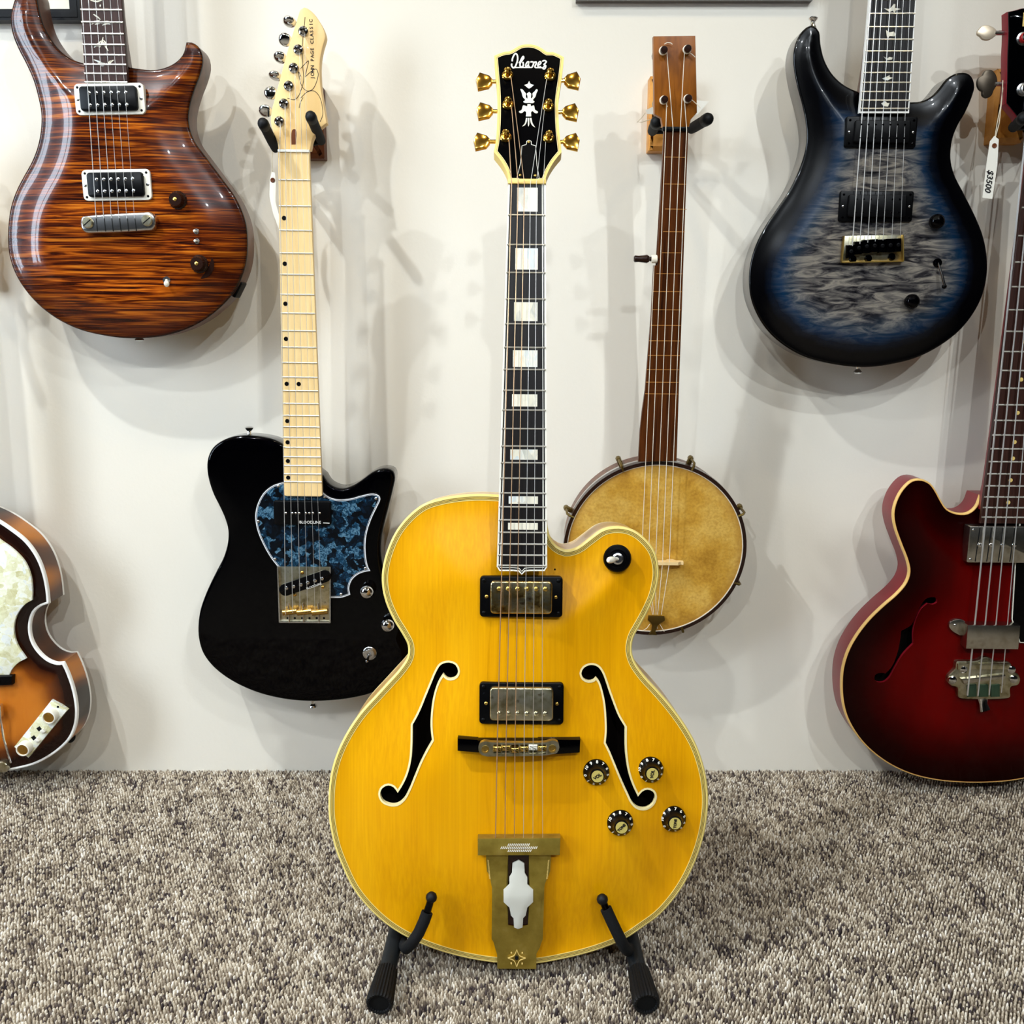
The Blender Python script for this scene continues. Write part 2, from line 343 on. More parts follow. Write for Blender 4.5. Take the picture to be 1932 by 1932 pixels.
woody('flame_maple', [(.3, (24, 6, 2)), (.42, (66, 22, 5)), (.51, (120, 52, 10)), (.60, (184, 98, 22)), (.72, (220, 138, 40))], (9, 240, 4), .25, coat=1.1, spec=.15, detail=3, dist_=1.1, mirror=False, edge=[(0, (30, 10, 5, .75)), (.25, (60, 22, 9, .3)), (.6, (90, 40, 12, 0))], fine=((3, 22, 3), [(.3, (110, 80, 70)), (.65, (255, 240, 220))], .8))
woody('quilt_maple', [(.32, (12, 12, 15)), (.42, (46, 44, 46)), (.52, (92, 88, 84)), (.62, (132, 125, 114)), (.72, (100, 94, 92)), (.82, (66, 62, 66))], (20, 84, 4), .25, coat=.8, spec=.15, detail=4, dist_=1.5, nrough=.6, edge=[(.0, (1, 1, 2, 1)), (.20, (1, 1, 3, 1)), (.30, (3, 11, 24, .98)), (.42, (4, 38, 66, .85)), (.55, (24, 54, 76, .4)), (.75, (90, 92, 100, 0))])
woody('cherry_top', [(.35, (74, 0, 0)), (.65, (98, 0, 0))], (12, 3, 12), .28, coat=.3, spec=.07, edge=[(0, (14, 0, 0, 1)), (.3, (28, 0, 0, .95)), (.6, (46, 0, 0, .75)), (1, (74, 0, 0, .1))])
plain('cherry_side', (122, 18, 30), .35, coat=.4)
woody('burst_top', [(.3, (178, 96, 22)), (.7, (206, 126, 40))], (16, 3, 16), .25, coat=1.0, edge=[(0, (22, 7, 4, 1)), (.16, (30, 9, 5, 1)), (.34, (74, 26, 10, .85)), (.55, (150, 78, 20, .3)), (.75, (180, 100, 24, 0))])
woody('burst_side', [(.36, (30, 12, 5)), (.46, (96, 48, 10)), (.56, (186, 110, 20)), (.8, (196, 122, 30))], (8, 14, 4), .3, coat=.3, spec=.3, detail=1)
cells('pearl_dark', [(.25, (1, 3, 7)), (.45, (3, 10, 18)), (.56, (7, 28, 46)), (.64, (22, 62, 88)), (.70, (90, 126, 146)), (.73, (20, 58, 82)), (.85, (6, 22, 36))], 110, rough=.3, coat=.1, warp=2.2)
cells('pearl_cream', [(.2, (196, 190, 140)), (.42, (222, 220, 182)), (.6, (238, 238, 222)), (.75, (226, 230, 226)), (.9, (206, 202, 150))], 75)
cells('pearl_white', [(.2, (190, 190, 180)), (.42, (226, 220, 200)), (.6, (240, 232, 212)), (.78, (206, 214, 214)), (.9, (236, 216, 186))], 60, stretch=(1, .5, 1))
def stripes(name, w_total, bands):
    """plied binding: bands by distance from the outline"""
    m, N, L, b = newmat(name); a = N.new('ShaderNodeAttribute'); a.attribute_name = 'edge'; mu = N.new('ShaderNodeMath'); mu.operation = 'MULTIPLY'; mu.inputs[1].default_value = 1 / w_total; L.new(a.outputs['Fac'], mu.inputs[0])
    L.new(ramp(N, L, mu.outputs[0], bands, 'CONSTANT').outputs[0], b.inputs['Base Color']); b.inputs['Roughness'].default_value = .35; b.inputs['Coat Weight'].default_value = .4; return m
_c, _k, _o = (232, 208, 120), (58, 44, 18), (206, 176, 84)
stripes('plied_binding', .0072, [(0, _c), (.36, _k), (.44, _o), (.56, _k), (.64, _o), (.76, _k), (.84, _c)])
stripes('guard_binding', .0040, [(0, (10, 10, 12)), (.25, (225, 228, 230)), (.55, (14, 14, 16)), (.72, (190, 195, 200)), (.88, (12, 20, 28))])
# wall paint, carpet, room
m, N, L, b = newmat('wall_paint'); t = noise(N, L, coords(N, L, (1.2, 1.2, 1.2)), 1, 3); L.new(ramp(N, L, t.outputs[0], [(.3, (224, 217, 202)), (.7, (230, 223, 209))]).outputs[0], b.inputs['Base Color']); b.inputs['Roughness'].default_value = .6; add_bump(N, L, b, .25, (160, 160, 160), 4, .0008)
plain('ceiling_paint', (120, 108, 92), .8); plain('shop_wall', (40, 37, 34), .8); plain('window_frame', (60, 58, 55), .5); plain('lamp_shell', (30, 30, 30), .4)
m, N, L, b = newmat('carpet_loops'); a = N.new('ShaderNodeAttribute'); a.attribute_name = 'tone'
L.new(ramp(N, L, a.outputs['Fac'], [(0, (18, 15, 26)), (.2, (74, 64, 64)), (.38, (132, 118, 102)), (.55, (174, 160, 140)), (.75, (206, 194, 174)), (1, (238, 232, 222))]).outputs[0], b.inputs['Base Color']); b.inputs['Roughness'].default_value = .95; b.inputs['Specular IOR Level'].default_value = .15
m, N, L, b = newmat('carpet_far'); t = noise(N, L, coords(N, L, (260, 260, 260)), 1, 2); L.new(ramp(N, L, t.outputs[0], [(.34, (50, 44, 42)), (.5, (136, 122, 104)), (.64, (200, 188, 168))]).outputs[0], b.inputs['Base Color']); b.inputs['Roughness'].default_value = .95; b.inputs['Specular IOR Level'].default_value = .15; add_bump(N, L, b, 1.0, (260, 260, 260), 2, .003)
m, N, L, b = newmat('window_glass'); b.inputs['Base Color'].default_value = (1, 1, 1, 1); b.inputs['Roughness'].default_value = 0; b.inputs['Transmission Weight'].default_value = 1; b.inputs['IOR'].default_value = 1.01
m, N, L, b = newmat('lamp_glow'); b.inputs['Emission Color'].default_value = (1, .86, .66, 1); b.inputs['Emission Strength'].default_value = 30

# ------------------------------------------------------------------ the room
def box(mb, x0, x1, y0, y1, z0, z1):
    return mb.add([(x0, y0, z0), (x1, y0, z0), (x1, y1, z0), (x0, y1, z0), (x0, y0, z1), (x1, y0, z1), (x1, y1, z1), (x0, y1, z1)], [(3, 2, 1, 0), (4, 5, 6, 7), (0, 1, 5, 4), (1, 2, 6, 5), (2, 3, 7, 6), (3, 0, 4, 7)])
XL, XR, YF, ZC = -2.4, 2.6, -4.4, 2.6
struct(box(MB(), XL - .1, XR + .1, YF - .1, .1, -.1, -.0065).build('floor', 'carpet_far', smooth=0))
struct(box(MB(), XL - .1, XR + .1, 0, .1, -.0065, ZC).build('wall_back', 'wall_paint', smooth=0))
struct(box(MB(), XL - .1, XR + .1, YF - .1, .1, ZC, ZC + .1).build('ceiling', 'ceiling_paint', smooth=0))
struct(box(MB(), XR, XR + .1, YF, 0, -.0065, ZC).build('wall_right', 'shop_wall', smooth=0))
def holed_wall(name, to3, a0, a1, holes, mat):
    """wall of full extent with openings (from, to, sill, head); to3 maps (along, depth 0..0.1, z)"""
    mb = MB(); bars = []; p = a0
    for b0, b1, s0, s1 in holes: bars += [(p, b0, -.0065, ZC), (b0, b1, -.0065, s0), (b0, b1, s1, ZC)]; p = b1
    for (p0, p1, z0, z1) in bars + [(p, a1, -.0065, ZC)]:
        q = [to3(p0, 0, z0), to3(p1, .1, z1)]; box(mb, min(q[0][0], q[1][0]), max(q[0][0], q[1][0]), min(q[0][1], q[1][1]), max(q[0][1], q[1][1]), z0, z1)
    return struct(mb.build(name, mat, smooth=0))
to_left, to_front = (lambda p, d, z: (XL - d, p, z)), (lambda p, d, z: (p, YF - d, z))
holed_wall('wall_left', to_left, YF, 0, [(-1.94, -1.16, .45, 2.05)], 'shop_wall')
holed_wall('wall_front', to_front, XL, XR, [], 'shop_wall')
def window(name, to3, b0, b1, s0, s1, mull):
    mb = MB(); bars = [(b0, b0 + .05, s0, s1), (b1 - .05, b1, s0, s1), (b0, b1, s0, s0 + .05), (b0, b1, s1 - .05, s1)] + [(x - .02, x + .02, s0, s1) for x in mull]
    for p0, p1, z0, z1 in bars:
        q = [to3(p0, .03, z0), to3(p1, .08, z1)]; box(mb, min(q[0][0], q[1][0]), max(q[0][0], q[1][0]), min(q[0][1], q[1][1]), max(q[0][1], q[1][1]), z0, z1)
    f = struct(mb.build(name, 'window_frame', smooth=0)); ed = [b0] + list(mull) + [b1]
    for k in range(len(ed) - 1):
        q = [to3(ed[k] + .02, .05, 0), to3(ed[k + 1] - .02, .055, 0)]; box(MB(), min(q[0][0], q[1][0]), max(q[0][0], q[1][0]), min(q[0][1], q[1][1]), max(q[0][1], q[1][1]), s0 + .03, s1 - .03).build('pane', 'window_glass', f, smooth=0)
window('window_1', to_left, -1.94, -1.16, .45, 2.05, (-1.55,))

# carpet: loop pile, one small dome per loop
def carpet():
    sp = .0038; g = np.arange(-420, 420); I, J = np.meshgrid(g, g); th = math.radians(27)
    A, B = (I * sp * .92).ravel(), ((J + .5 * (I % 2)) * sp * 1.12).ravel(); X, Y = A * math.cos(th) - B * math.sin(th), A * math.sin(th) + B * math.cos(th) - .38
    ok = (Y < -.002) & (Y > -.85) & (np.abs(X) < 1.2 + .3 * Y); X, Y = X[ok], Y[ok]; n = len(X)
    X = X + rng.normal(0, sp * .10, n) + .0012 * np.sin(Y * 60); Y = np.minimum(Y + rng.normal(0, sp * .10, n), -.002)
    ang = rng.normal(1.25, .35, n); sc = rng.uniform(.85, 1.15, n); el = rng.uniform(1.1, 1.4, n); hh = rng.uniform(.0030, .0052, n)
    q5 = [2 * math.pi * k / 5 for k in range(5)]; base = [(0, 0, 1)] + [(.74 * math.cos(t), .74 * math.sin(t), .66) for t in q5] + [(.98 * math.cos(t), .98 * math.sin(t), -.45) for t in q5]
    base = np.array(base); k = len(base); r = sp * .47
    bx = base[None, :, 0] * r * (sc * el)[:, None]; by = base[None, :, 1] * r * (sc / el)[:, None]; c, s = np.cos(ang)[:, None], np.sin(ang)[:, None]
    lean = rng.normal(0, .0006, (n, 2)); V = np.empty((n, k, 3))
    V[:, :, 0] = X[:, None] + bx * c - by * s + lean[:, :1] * base[None, :, 2]; V[:, :, 1] = Y[:, None] + bx * s + by * c + lean[:, 1:] * base[None, :, 2]; V[:, :, 2] = np.where(base[None, :, 2] < 0, -.0062, base[None, :, 2] * hh[:, None] - .003)
    V[:, :, 1] = np.minimum(V[:, :, 1], -.0005)
    F = [(0, 1 + i, 1 + (i + 1) % 5) for i in range(5)]
    for i in range(5): j = (i + 1) % 5; F += [(1 + i, 6 + i, 6 + j), (1 + i, 6 + j, 1 + j)]
    F = np.array(F)[None] + (np.arange(n) * k)[:, None, None]; F = F.reshape(-1, 3)
    me = bpy.data.meshes.new('carpet_pile'); me.vertices.add(n * k); me.vertices.foreach_set('co', V.reshape(-1)); me.loops.add(F.size); me.loops.foreach_set('vertex_index', F.reshape(-1).astype(np.int32))
    me.polygons.add(len(F)); me.polygons.foreach_set('loop_start', np.arange(0, F.size, 3, dtype=np.int32)); me.update(calc_edges=True); me.polygons.foreach_set('use_smooth', np.ones(len(F), bool))
    slow = .5 + .22 * np.sin(X * 31 + Y * 47) * np.sin(X * 53 - Y * 29) + .1 * np.sin(X * 140 + Y * 90)
    tone = np.clip(slow * .35 + rng.beta(1.5, 1.5, n) * .78 - .03, 0, 1); at = me.attributes.new('tone', 'FLOAT', 'POINT'); at.data.foreach_set('value', np.repeat(tone, k).astype(np.float32))
    me.materials.append(MAT['carpet_loops']); o = bpy.data.objects.new('carpet_pile', me); COL.objects.link(o); o['kind'] = 'stuff'; tag(o, 'taupe and grey speckled loop pile carpet on the floor', 'carpet')
carpet()

# ceiling track lamps: those that throw the layered shadows of the instruments, plus added fill lamps
for i, (x, y, e, hue, aim) in enumerate(SPOTS):
    M = Matrix.Translation((x, y, ZC)); r = thing('track_spotlight', ['ceiling spotlight nearest the left wall', 'ceiling spotlight second from the left wall', 'ceiling spotlight above the black guitar', 'ceiling spotlight above the blonde guitar', 'ceiling spotlight nearest the right wall', 'left ceiling spotlight of the middle row', 'added fill spotlight on the ceiling, right of the middle row', 'added fill spotlight on the ceiling, left of the row farthest from the guitars', 'added fill spotlight on the ceiling, middle of the row farthest from the guitars', 'added fill spotlight on the ceiling, right of the row farthest from the guitars', 'ceiling spotlight turned down at the carpet'][i], 'spotlight', M, 'ceiling spotlights')
    d = ((Vector(aim) if isinstance(aim, tuple) else Vector((x * .55, 0, aim))) - Vector((x, y, ZC - .16))).normalized(); Q = Matrix.Translation((x, y, ZC - .16)) @ d.to_track_quat('-Z', 'Y').to_matrix().to_4x4()
    MB().lathe([(.03, 0), (.03, -.02), (.008, -.022), (.008, -.15)], seg=16).build('stem', 'lamp_shell', r, M)
    MB().lathe([(.02, .06), (.035, .05), (.035, -.05), (.032, -.05), (.030, .02)], seg=20).build('shade', 'lamp_shell', r, Q)
    MB().lathe([(.001, .012), (.02, .010), (.026, 0.0), (.026, -.004)], seg=16).build('bulb', 'lamp_glow', r, Q)
    l = bpy.data.lights.new('spot', 'SPOT'); l.energy = e; l.color = hue; l.spot_size = math.radians(64 if isinstance(aim, tuple) else 88); l.spot_blend = 1.0; l.shadow_soft_size = .022
    o = bpy.data.objects.new('spot_beam', l); COL.objects.link(o); o.parent = r; o.matrix_basis = WM[r.name].inverted() @ (Q @ Matrix.Translation((0, 0, -.06)))

# ------------------------------------------------------------------ pieces shared by the instruments
_cache = {}
def dome(name, parent, fr, u, v, n, r, mat, h=None, slot=False):
    key = (name, round(r, 5), mat, h)
    if key not in _cache:
        hh = h or r * .55; o = MB().lathe([(r, -.0005), (r, hh * .35), (r * .8, hh * .75), (r * .35, hh), (r * .05, hh)], seg=12).build(name, mat, parent, fr.M @ T(u, v, n)); _cache[key] = o.data
        return o
    return put(name, _cache[key], parent, fr.M @ T(u, v, n))
def line_u(a, b):
    """u as a linear function of v through two local points"""
    return lambda v: a[0] + (b[0] - a[0]) * (v - a[1]) / (b[1] - a[1])
def fingerboard(root, fr, lf, rf, v_nut, v_end, th, mat, n=0.0, tip=None, name='fingerboard', bind=None, bw=.002):
    o = [(lf(v_nut), v_nut), (rf(v_nut), v_nut)] + ([(rf(v_end), v_end)] + (tip or []) + [(lf(v_end), v_end)])
    ob = MB().prism(o, n - th, n, .0006, 1).build(name, mat, root, fr)
    if bind:
        for s, f in ((1, lf), (-1, rf)):
            q = [(f(v_nut) - s * .0003, v_nut), (f(v_nut) + s * bw, v_nut), (f(v_end) + s * bw, v_end), (f(v_end) - s * .0003, v_end)]
            MB().prism(q, n - th, n + .0002, .0003, 1).build('edge_binding', bind, ob, fr)
    return ob
def neck_back(root, fr, lf, rf, va, vb, da, db, n, mat, name='neck', heel=None):
    V, F = [], []; K, S = 14, 11
    for i in range(K + 1):
        t = i / K; v = va + (vb - va) * t; d = da + (db - da) * t
        if heel and t > 1 - heel[0]: d += heel[1] * ((t - 1 + heel[0]) / heel[0]) ** 2
        u0, u1 = lf(v) + .0006, rf(v) - .0006; c, hw = (u0 + u1) / 2, (u1 - u0) / 2
        for k in range(S): a = math.pi * k / (S - 1); V.append((c - hw * math.cos(a), v, n - d * math.sin(a) ** .7))
    for i in range(K):
        for k in range(S): l = (k + 1) % S; F.append((i * S + k, i * S + l, i * S + S + l, i * S + S + k))
    F.append(tuple(range(S))); F.append(tuple(K * S + k for k in reversed(range(S))))
    return MB().add(V, F).build(name, mat, root, fr, smooth=60)
def frets(root, fr, lf, rf, v_nut, L, k0, k1, n=0.0, r=.0011, mat='fret_wire', inset=.0004, sgn=-1):
    vs = []
    for k in range(k0, k1 + 1):
        v = v_nut + sgn * L * (1 - 2 ** (-k / 12)); vs.append(v)
        MB().tube([(lf(v) + inset, v, n), (rf(v) - inset, v, n)], r, 8, flat=.9, up=(0, 0, 1)).build('fret', mat, root, fr)
    return vs
def fv(v_nut, L, k): return v_nut - L * (1 - 2 ** (-k / 12))
def string(root, pts, r, mat='string_steel'):
    return MB().tube(pts, r, 6).build('string', mat, root, WF)
def tuner_post(root, fr, u, v, n, mat, s=1.0):
    o = MB().lathe([(.0052 * s, 0), (.0052 * s, .0016), (.0040 * s, .0026), (.0028 * s, .0030), (.0026 * s, .0075), (.0030 * s, .0085), (.0031 * s, .0105), (.0018 * s, .0122), (.0004, .0125)], (u, v, n), 16).build('tuner_post', mat, root, fr); return o
def tuner_button(root, fr, outline, n, th, mat, shaft):
    t = MB().prism(outline, n - th / 2, n + th / 2, th * .35, 2).build('tuner_button', mat, root, fr)
    MB().tube([(shaft[0][0], shaft[0][1], n), (shaft[1][0], shaft[1][1], n)], .0022, 10).build('shaft', mat, t, fr); return t
def sides(root, fr, outline, n_back, n_top, mat, name='body', r=.006):
    o = outline; N = len(o); rings = [(0, n_top), (0, n_back + r)]
    for k in range(1, 4): a = math.pi / 2 * k / 3; rings.append((r * (1 - math.cos(a)), n_back + r - r * math.sin(a)))
    V, F = [], []
    for d, n in rings:
        q = offset(o, d) if d else o; V += [(p[0], p[1], n) for p in q]
    for k in range(len(rings) - 1):
        for i in range(N): j = (i + 1) % N; F.append((k * N + i, (k + 1) * N + i, (k + 1) * N + j, k * N + j))
    F.append(tuple(reversed([(len(rings) - 1) * N + i for i in range(N)])))
    return MB().add(V, F).build(name, mat, root, fr, smooth=50)
def carve(H, reach, r=.002, flat=0.0):
    def f(d, x, y):
        t = np.clip((d - flat) / reach, 0, 1); h = H * (t * t * (3 - 2 * t)) ** .8
        e = np.where(d < r, np.sqrt(np.maximum(r * r - (r - d) ** 2, 0)) - r, 0.0); return h + e
    return f
def band(root, fr, outline, d0, d1, hf, lift, drop, mat, name='binding', steps=4):
    """binding strip laid on the edge of a top, following its height"""
    mb = MB(); N = len(outline); loops = []
    for k in range(steps + 1):
        d = d0 + (d1 - d0) * k / steps; q = offset(outline, d) if d else list(outline); loops.append((q, d, hf(np.full(N, d), None, None) + lift))
    mb.a = []
    o0 = offset(outline, d0 - .0003); mb.v += [(p[0], p[1], -drop) for p in o0]; mb.a += [0.0] * N
    for q, d, z in loops: mb.v += [(p[0], p[1], float(zz)) for p, zz in zip(q, z)]; mb.a += [d - d0] * N
    for k in range(steps + 1):
        for i in range(N): j = (i + 1) % N; mb.f.append((k * N + i, k * N + j, (k + 1) * N + j, (k + 1) * N + i))
    q = loops[-1][0]; b = len(mb.v); mb.v += [(p[0], p[1], float(zz) - .002) for p, zz in zip(q, loops[-1][2])]; mb.a += [d1 - d0] * N
    for i in range(N): j = (i + 1) % N; mb.f.append(((steps + 1) * N + i, (steps + 1) * N + j, b + j, b + i))
    return mb.build(name, mat, root, fr, smooth=60)

# ------------------------------------------------------------------ the blonde archtop guitar on its floor stand
def archtop():
    G = mkframe((978, 1817), -.52, 8, (978, 1817), (984, 1078))
    root = thing('hollow_body_guitar', 'blonde archtop guitar with gold hardware standing on the floor stand', 'guitar', G)
    out = [(940, 934, 'c'), (905, 932.5), (870, 934.5), (835, 940), (800, 951), (772, 972), (748, 1001), (731, 1037), (721.5, 1075), (721, 1105), (728, 1137), (742.5, 1169.5), (760, 1198), (769.5, 1218), (768.5, 1240), (753, 1264), (732.5, 1287), (707.7, 1314), (683, 1341), (662, 1370), (643.5, 1403), (631, 1434), (623, 1467), (620, 1500), (620, 1535), (624, 1566), (632, 1600), (646, 1636), (665, 1675), (690, 1708), (721, 1738), (752, 1760), (790, 1779.5), (825, 1793), (871, 1806), (910, 1813.5), (945, 1817.5), (978, 1819), (1014, 1818), (1068, 1808.5), (1114, 1797), (1152, 1784), (1183, 1770), (1210, 1752), (1245, 1726), (1278, 1688), (1303, 1646), (1321, 1601), (1330, 1567), (1335, 1533), (1336, 1502), (1332.5, 1468), (1324, 1433), (1311, 1400), (1291, 1366), (1267, 1333), (1241, 1302.5), (1217, 1276.5), (1198, 1249), (1192, 1228), (1195, 1204), (1209, 1178), (1226, 1146), (1237, 1118), (1243, 1079), (1236, 1042), (1220, 1019), (1195, 1000), (1167, 993.6), (1139, 998), (1111, 1017), (1089, 1033), (1067, 1038), (1050, 1030), (1039, 1016), (1033, 995), (1031, 960, 'c')]
    O = ccw(spline(G.poly(out), .005))
    fl = Z([(1138, 352, 'c'), (1165, 385), (1205, 396), (1255, 375), (1275, 325), (1250, 270), (1190, 251), (1115, 275), (1070, 345), (1030, 440), (980, 560), (940, 660), (900, 745), (858, 820, 'c'), (858, 1000), (850, 1120), (820, 1250), (775, 1350), (728, 1425, 'c'), (690, 1378), (640, 1364), (585, 1392), (562, 1450), (588, 1508), (650, 1534), (720, 1528), (780, 1480), (830, 1390), (880, 1270), (930, 1150), (980, 1050), (1040, 945, 'c'), (1028, 860), (1025, 760), (1040, 600), (1070, 480), (1100, 410)], 600, 1200, 4.83)
    frr = Z([(578, 275, 'c'), (555, 297), (510, 304), (465, 280), (447, 235), (470, 190), (530, 168), (590, 185), (630, 235), (660, 310), (690, 400), (730, 510), (770, 610), (828, 708, 'c'), (825, 850), (830, 950), (850, 1080), (885, 1190), (935, 1297, 'c'), (975, 1255), (1020, 1243), (1070, 1265), (1088, 1310), (1065, 1370), (1005, 1403), (940, 1393), (890, 1350), (840, 1250), (790, 1140), (740, 1020), (690, 900), (655, 830, 'c'), (665, 740), (665, 640), (655, 500), (630, 380), (605, 310)], 1000, 1220, 4.6)
    hf = carve(.017, .10, .0012, .012)
    H = [ccw(spline(G.poly(p, .012), .003)) for p in (fl, frr)]
    MB().plate(O, H, hf, grid=.007).build('carved_top', 'spruce', root, G, smooth=45)
    sides(root, G, O, -.084, -.0012, 'maple_side', r=.004)
    MB().prism(offset(O, .006), -.040, -.030).build('shade_slab', 'inner_shade', root, G, smooth=0)  # added dark slab, stands in for the shade seen through the f-holes
    band(root, G, O, -.0002, .0068, hf, .0003, .006, 'plied_binding', steps=6)
    band(root, G, offset(O, .0001), .0, .002, lambda d, x, y: d * 0 - .078, .0, .084, 'cream', 'back_binding', 1)
    for h in H:
        hx = np.array([p[0] for p in h]); hy = np.array([p[1] for p in h]); z = hf(dist(hx, hy, O), hx, hy)
        oo = offset(h, -.0021); zo = hf(dist([p[0] for p in oo], [p[1] for p in oo], O), None, None)
        mb = MB(); n = len(h); mb.v = [(p[0], p[1], float(a) + .0005) for p, a in zip(oo, zo)] + [(p[0], p[1], float(a) + .0006) for p, a in zip(h, z)] + [(p[0], p[1], float(a) - .0055) for p, a in zip(h, z)]
        for k in range(2):
            for i in range(n): j = (i + 1) % n; mb.f.append((k * n + i, k * n + j, k * n + n + j, k * n + n + i))
        mb.build('sound_hole_binding', 'cream', root, G, smooth=40)
    # neck: fingerboard plane rises off the arched top and drops towards the nut
    ve = G.at(984, 1070, .026)[1]; A = G.tilt((0, ve, .026), 2.2)
    L0, L1 = A.at(959.5, 347), A.at(938, 1068); R0, R1 = A.at(1029, 347), A.at(1031.5, 1068); lf, rf = line_u(L0, L1), line_u(R0, R1); vn = (L0[1] + R0[1]) / 2; vend = (L1[1] + R1[1]) / 2
    tp = A.poly([(1027, 1076), (1000, 1076), (990, 1077), (984.5, 1083), (979, 1077), (968, 1076), (943, 1076)])
    fingerboard(root, A, lf, rf, vn, vend, .006, 'ebony', tip=tp)
    fb = MB()
    for s, f in ((1, lf), (-1, rf)):
        for d0, d1 in ((-.0004, .0015), (.0030, .0038)):
            fb.prism([(f(vn) + s * d0, vn), (f(vn) + s * d1, vn), (f(vend) + s * d1, vend), (f(vend) + s * d0, vend)], -.005, .00025, 0)
    ti = [(rf(vend), vend)] + tp + [(lf(vend), vend)]
    for o_, w_ in ((0, .0016), (.0028, .0008)): fb.stroke([(p[0] * (1 - o_ * 9), p[1] + o_) for p in ti], w_, -.004, .0003)
    fb.build('fingerboard_binding', 'ivory', root, A, smooth=30)
    neck_back(root, A, lf, rf, vn, A.at(984, 960)[1], .017, .020, -.006, 'maple_side', heel=(.12, .03))
    Ls = (vn - A.at(984, 1067)[1]) / (1 - 2 ** (-20 / 12))
    fs = frets(root, A, lf, rf, vn, Ls, 1, 20, 0.0006, .0010)
    fs = [vn] + fs
    for k, wpx in ((1, .56), (3, .58), (5, .58), (7, .58), (9, .58), (12, .6), (15, .62), (17, .62)):
        va, vb = fs[k - 1], fs[k]; g = (va - vb); hw = (rf(va) - lf(va)) * wpx / 2; c = (rf(va) + lf(va)) / 2 + .0005
        MB().prism(rrect(c, (va + vb) / 2, hw * 2, g * (.76 if k < 9 else .62 if k < 15 else .55)), -.0005, .00025).build('block_inlay', 'pearl_white', root, A)
    MB().prism(rrect((lf(vn) + rf(vn)) / 2, vn + .0022, rf(vn) - lf(vn) + .0016, .0052, .0006), -.006, .0024, .0006).build('nut', 'nut_bone', root, A)
    # headstock
    Hd = A.tilt(((lf(vn) + rf(vn)) / 2, vn + .005, -.001), 13)
    hz = lambda p: Z(p, 860, 60, 5.68)
    ho = ccw(spline(Hd.poly(hz([(572, 1604, 'c'), (545, 1500), (490, 1395), (407, 1287, 'c'), (428, 1180), (442, 1000), (446, 800), (440, 600), (426, 450), (412, 262, 'c'), (470, 236), (530, 217), (570, 214), (620, 190), (690, 150), (770, 138), (850, 148), (920, 180), (980, 222), (1040, 222), (1100, 245), (1158, 275, 'c'), (1140, 450), (1118, 600), (1099, 760), (1100, 900), (1112, 1100), (1133, 1292, 'c'), (1050, 1395), (990, 1500), (952, 1604, 'c')])), .003))
    MB().prism(offset(ho, .0004), -.014, -.0001).build('headstock', 'maple_side', root, Hd)
    MB().prism(offset(ho, .0030), -.002, .0003).build('headstock_face', 'head_veneer', root, Hd)
    b1 = MB().ring(ho, offset(ho, .0026), -.0145, .0006); b1.build('headstock_binding', 'nut_bone', root, Hd, smooth=30)
    MB().ring(offset(ho, .0031), offset(ho, .0037), 0, .0005).build('headstock_pinstripe', 'cream', root, Hd, smooth=30)
    lg = MB(); T4 = lambda p: Hd.poly(hz(p))
    def script(p, w_=.0017): lg.stroke(spline(Hd.poly(Z(p, 950, 90, 20.34)), .0006, False), w_, 0, .0006)
    script([(335, 535), (335, 470), (370, 360), (420, 270), (462, 235), (512, 270), (542, 380), (535, 500), (500, 620), (450, 730), (385, 788), (330, 740), (306, 680), (318, 622)], .0016)
    script([(385, 776), (620, 772), (860, 772), (1095, 770)], .0012)
    script([(590, 605), (640, 545), (700, 420), (755, 345), (772, 400), (705, 510), (645, 600), (630, 690), (660, 745), (725, 738), (760, 680), (745, 560)], .0016)
    script([(985, 570), (940, 545), (885, 600), (850, 690), (868, 748), (930, 690), (972, 590)], .0014); script([(972, 575), (958, 690), (995, 760)], .0014)
    script([(1030, 562), (1100, 552), (1150, 580), (1138, 680), (1088, 768)], .0016); script([(1140, 640), (1190, 572), (1250, 560), (1252, 620), (1212, 720), (1215, 780)], .0016)
    script([(1215, 780), (1350, 780), (1490, 780)], .0012); script([(1330, 690), (1405, 640), (1440, 575), (1400, 540), (1345, 600), (1315, 690), (1345, 755), (1440, 735)], .0014)
    script([(1485, 532), (1570, 505), (1640, 545), (1590, 620), (1550, 660), (1612, 690), (1612, 760), (1560, 830), (1512, 810), (1530, 760), (1595, 715)], .0015)
    lg.build('logo_inlay', 'ivory', root, Hd, smooth=0)
    em = MB()
    def piece(p, m=True):
        pts = T4(p)
        em.prism(ccw(spline(pts, .0012)), 0, .0006)
    piece([(785, 530, 'c'), (800, 560), (836, 574, 'c'), (815, 592), (800, 604), (785, 612, 'c'), (770, 604), (755, 590), (733, 574, 'c'), (770, 560)])
    piece([(692, 616), (716, 622), (730, 640), (752, 668), (750, 700), (765, 720), (768, 690), (760, 668), (786, 648, 'c'), (808, 668), (806, 690), (806, 718), (824, 700), (822, 664), (846, 640), (862, 618), (878, 626), (864, 660), (852, 700), (826, 736), (844, 752), (826, 768), (786, 766), (740, 766), (722, 752), (744, 736), (718, 700), (706, 656)])
    piece([(768, 778, 'c'), (802, 778, 'c'), (806, 800), (836, 792), (850, 840), (880, 860), (872, 876), (845, 872), (822, 852), (808, 862), (808, 910, 'c'), (750, 910, 'c'), (752, 862), (736, 852), (712, 872), (684, 872), (676, 856), (704, 842), (722, 792), (764, 800)])
    piece([(752, 926, 'c'), (768, 926, 'c'), (760, 970), (740, 1005), (710, 1018, 'c'), (738, 985)]); piece([(774, 926, 'c'), (786, 926, 'c'), (786, 1000), (779, 1018, 'c'), (773, 1000)]); piece([(792, 926, 'c'), (810, 926, 'c'), (824, 985), (850, 1028, 'c'), (818, 1005), (800, 970)])
    em.build('headstock_inlay', 'pearl_white', root, Hd, smooth=0)
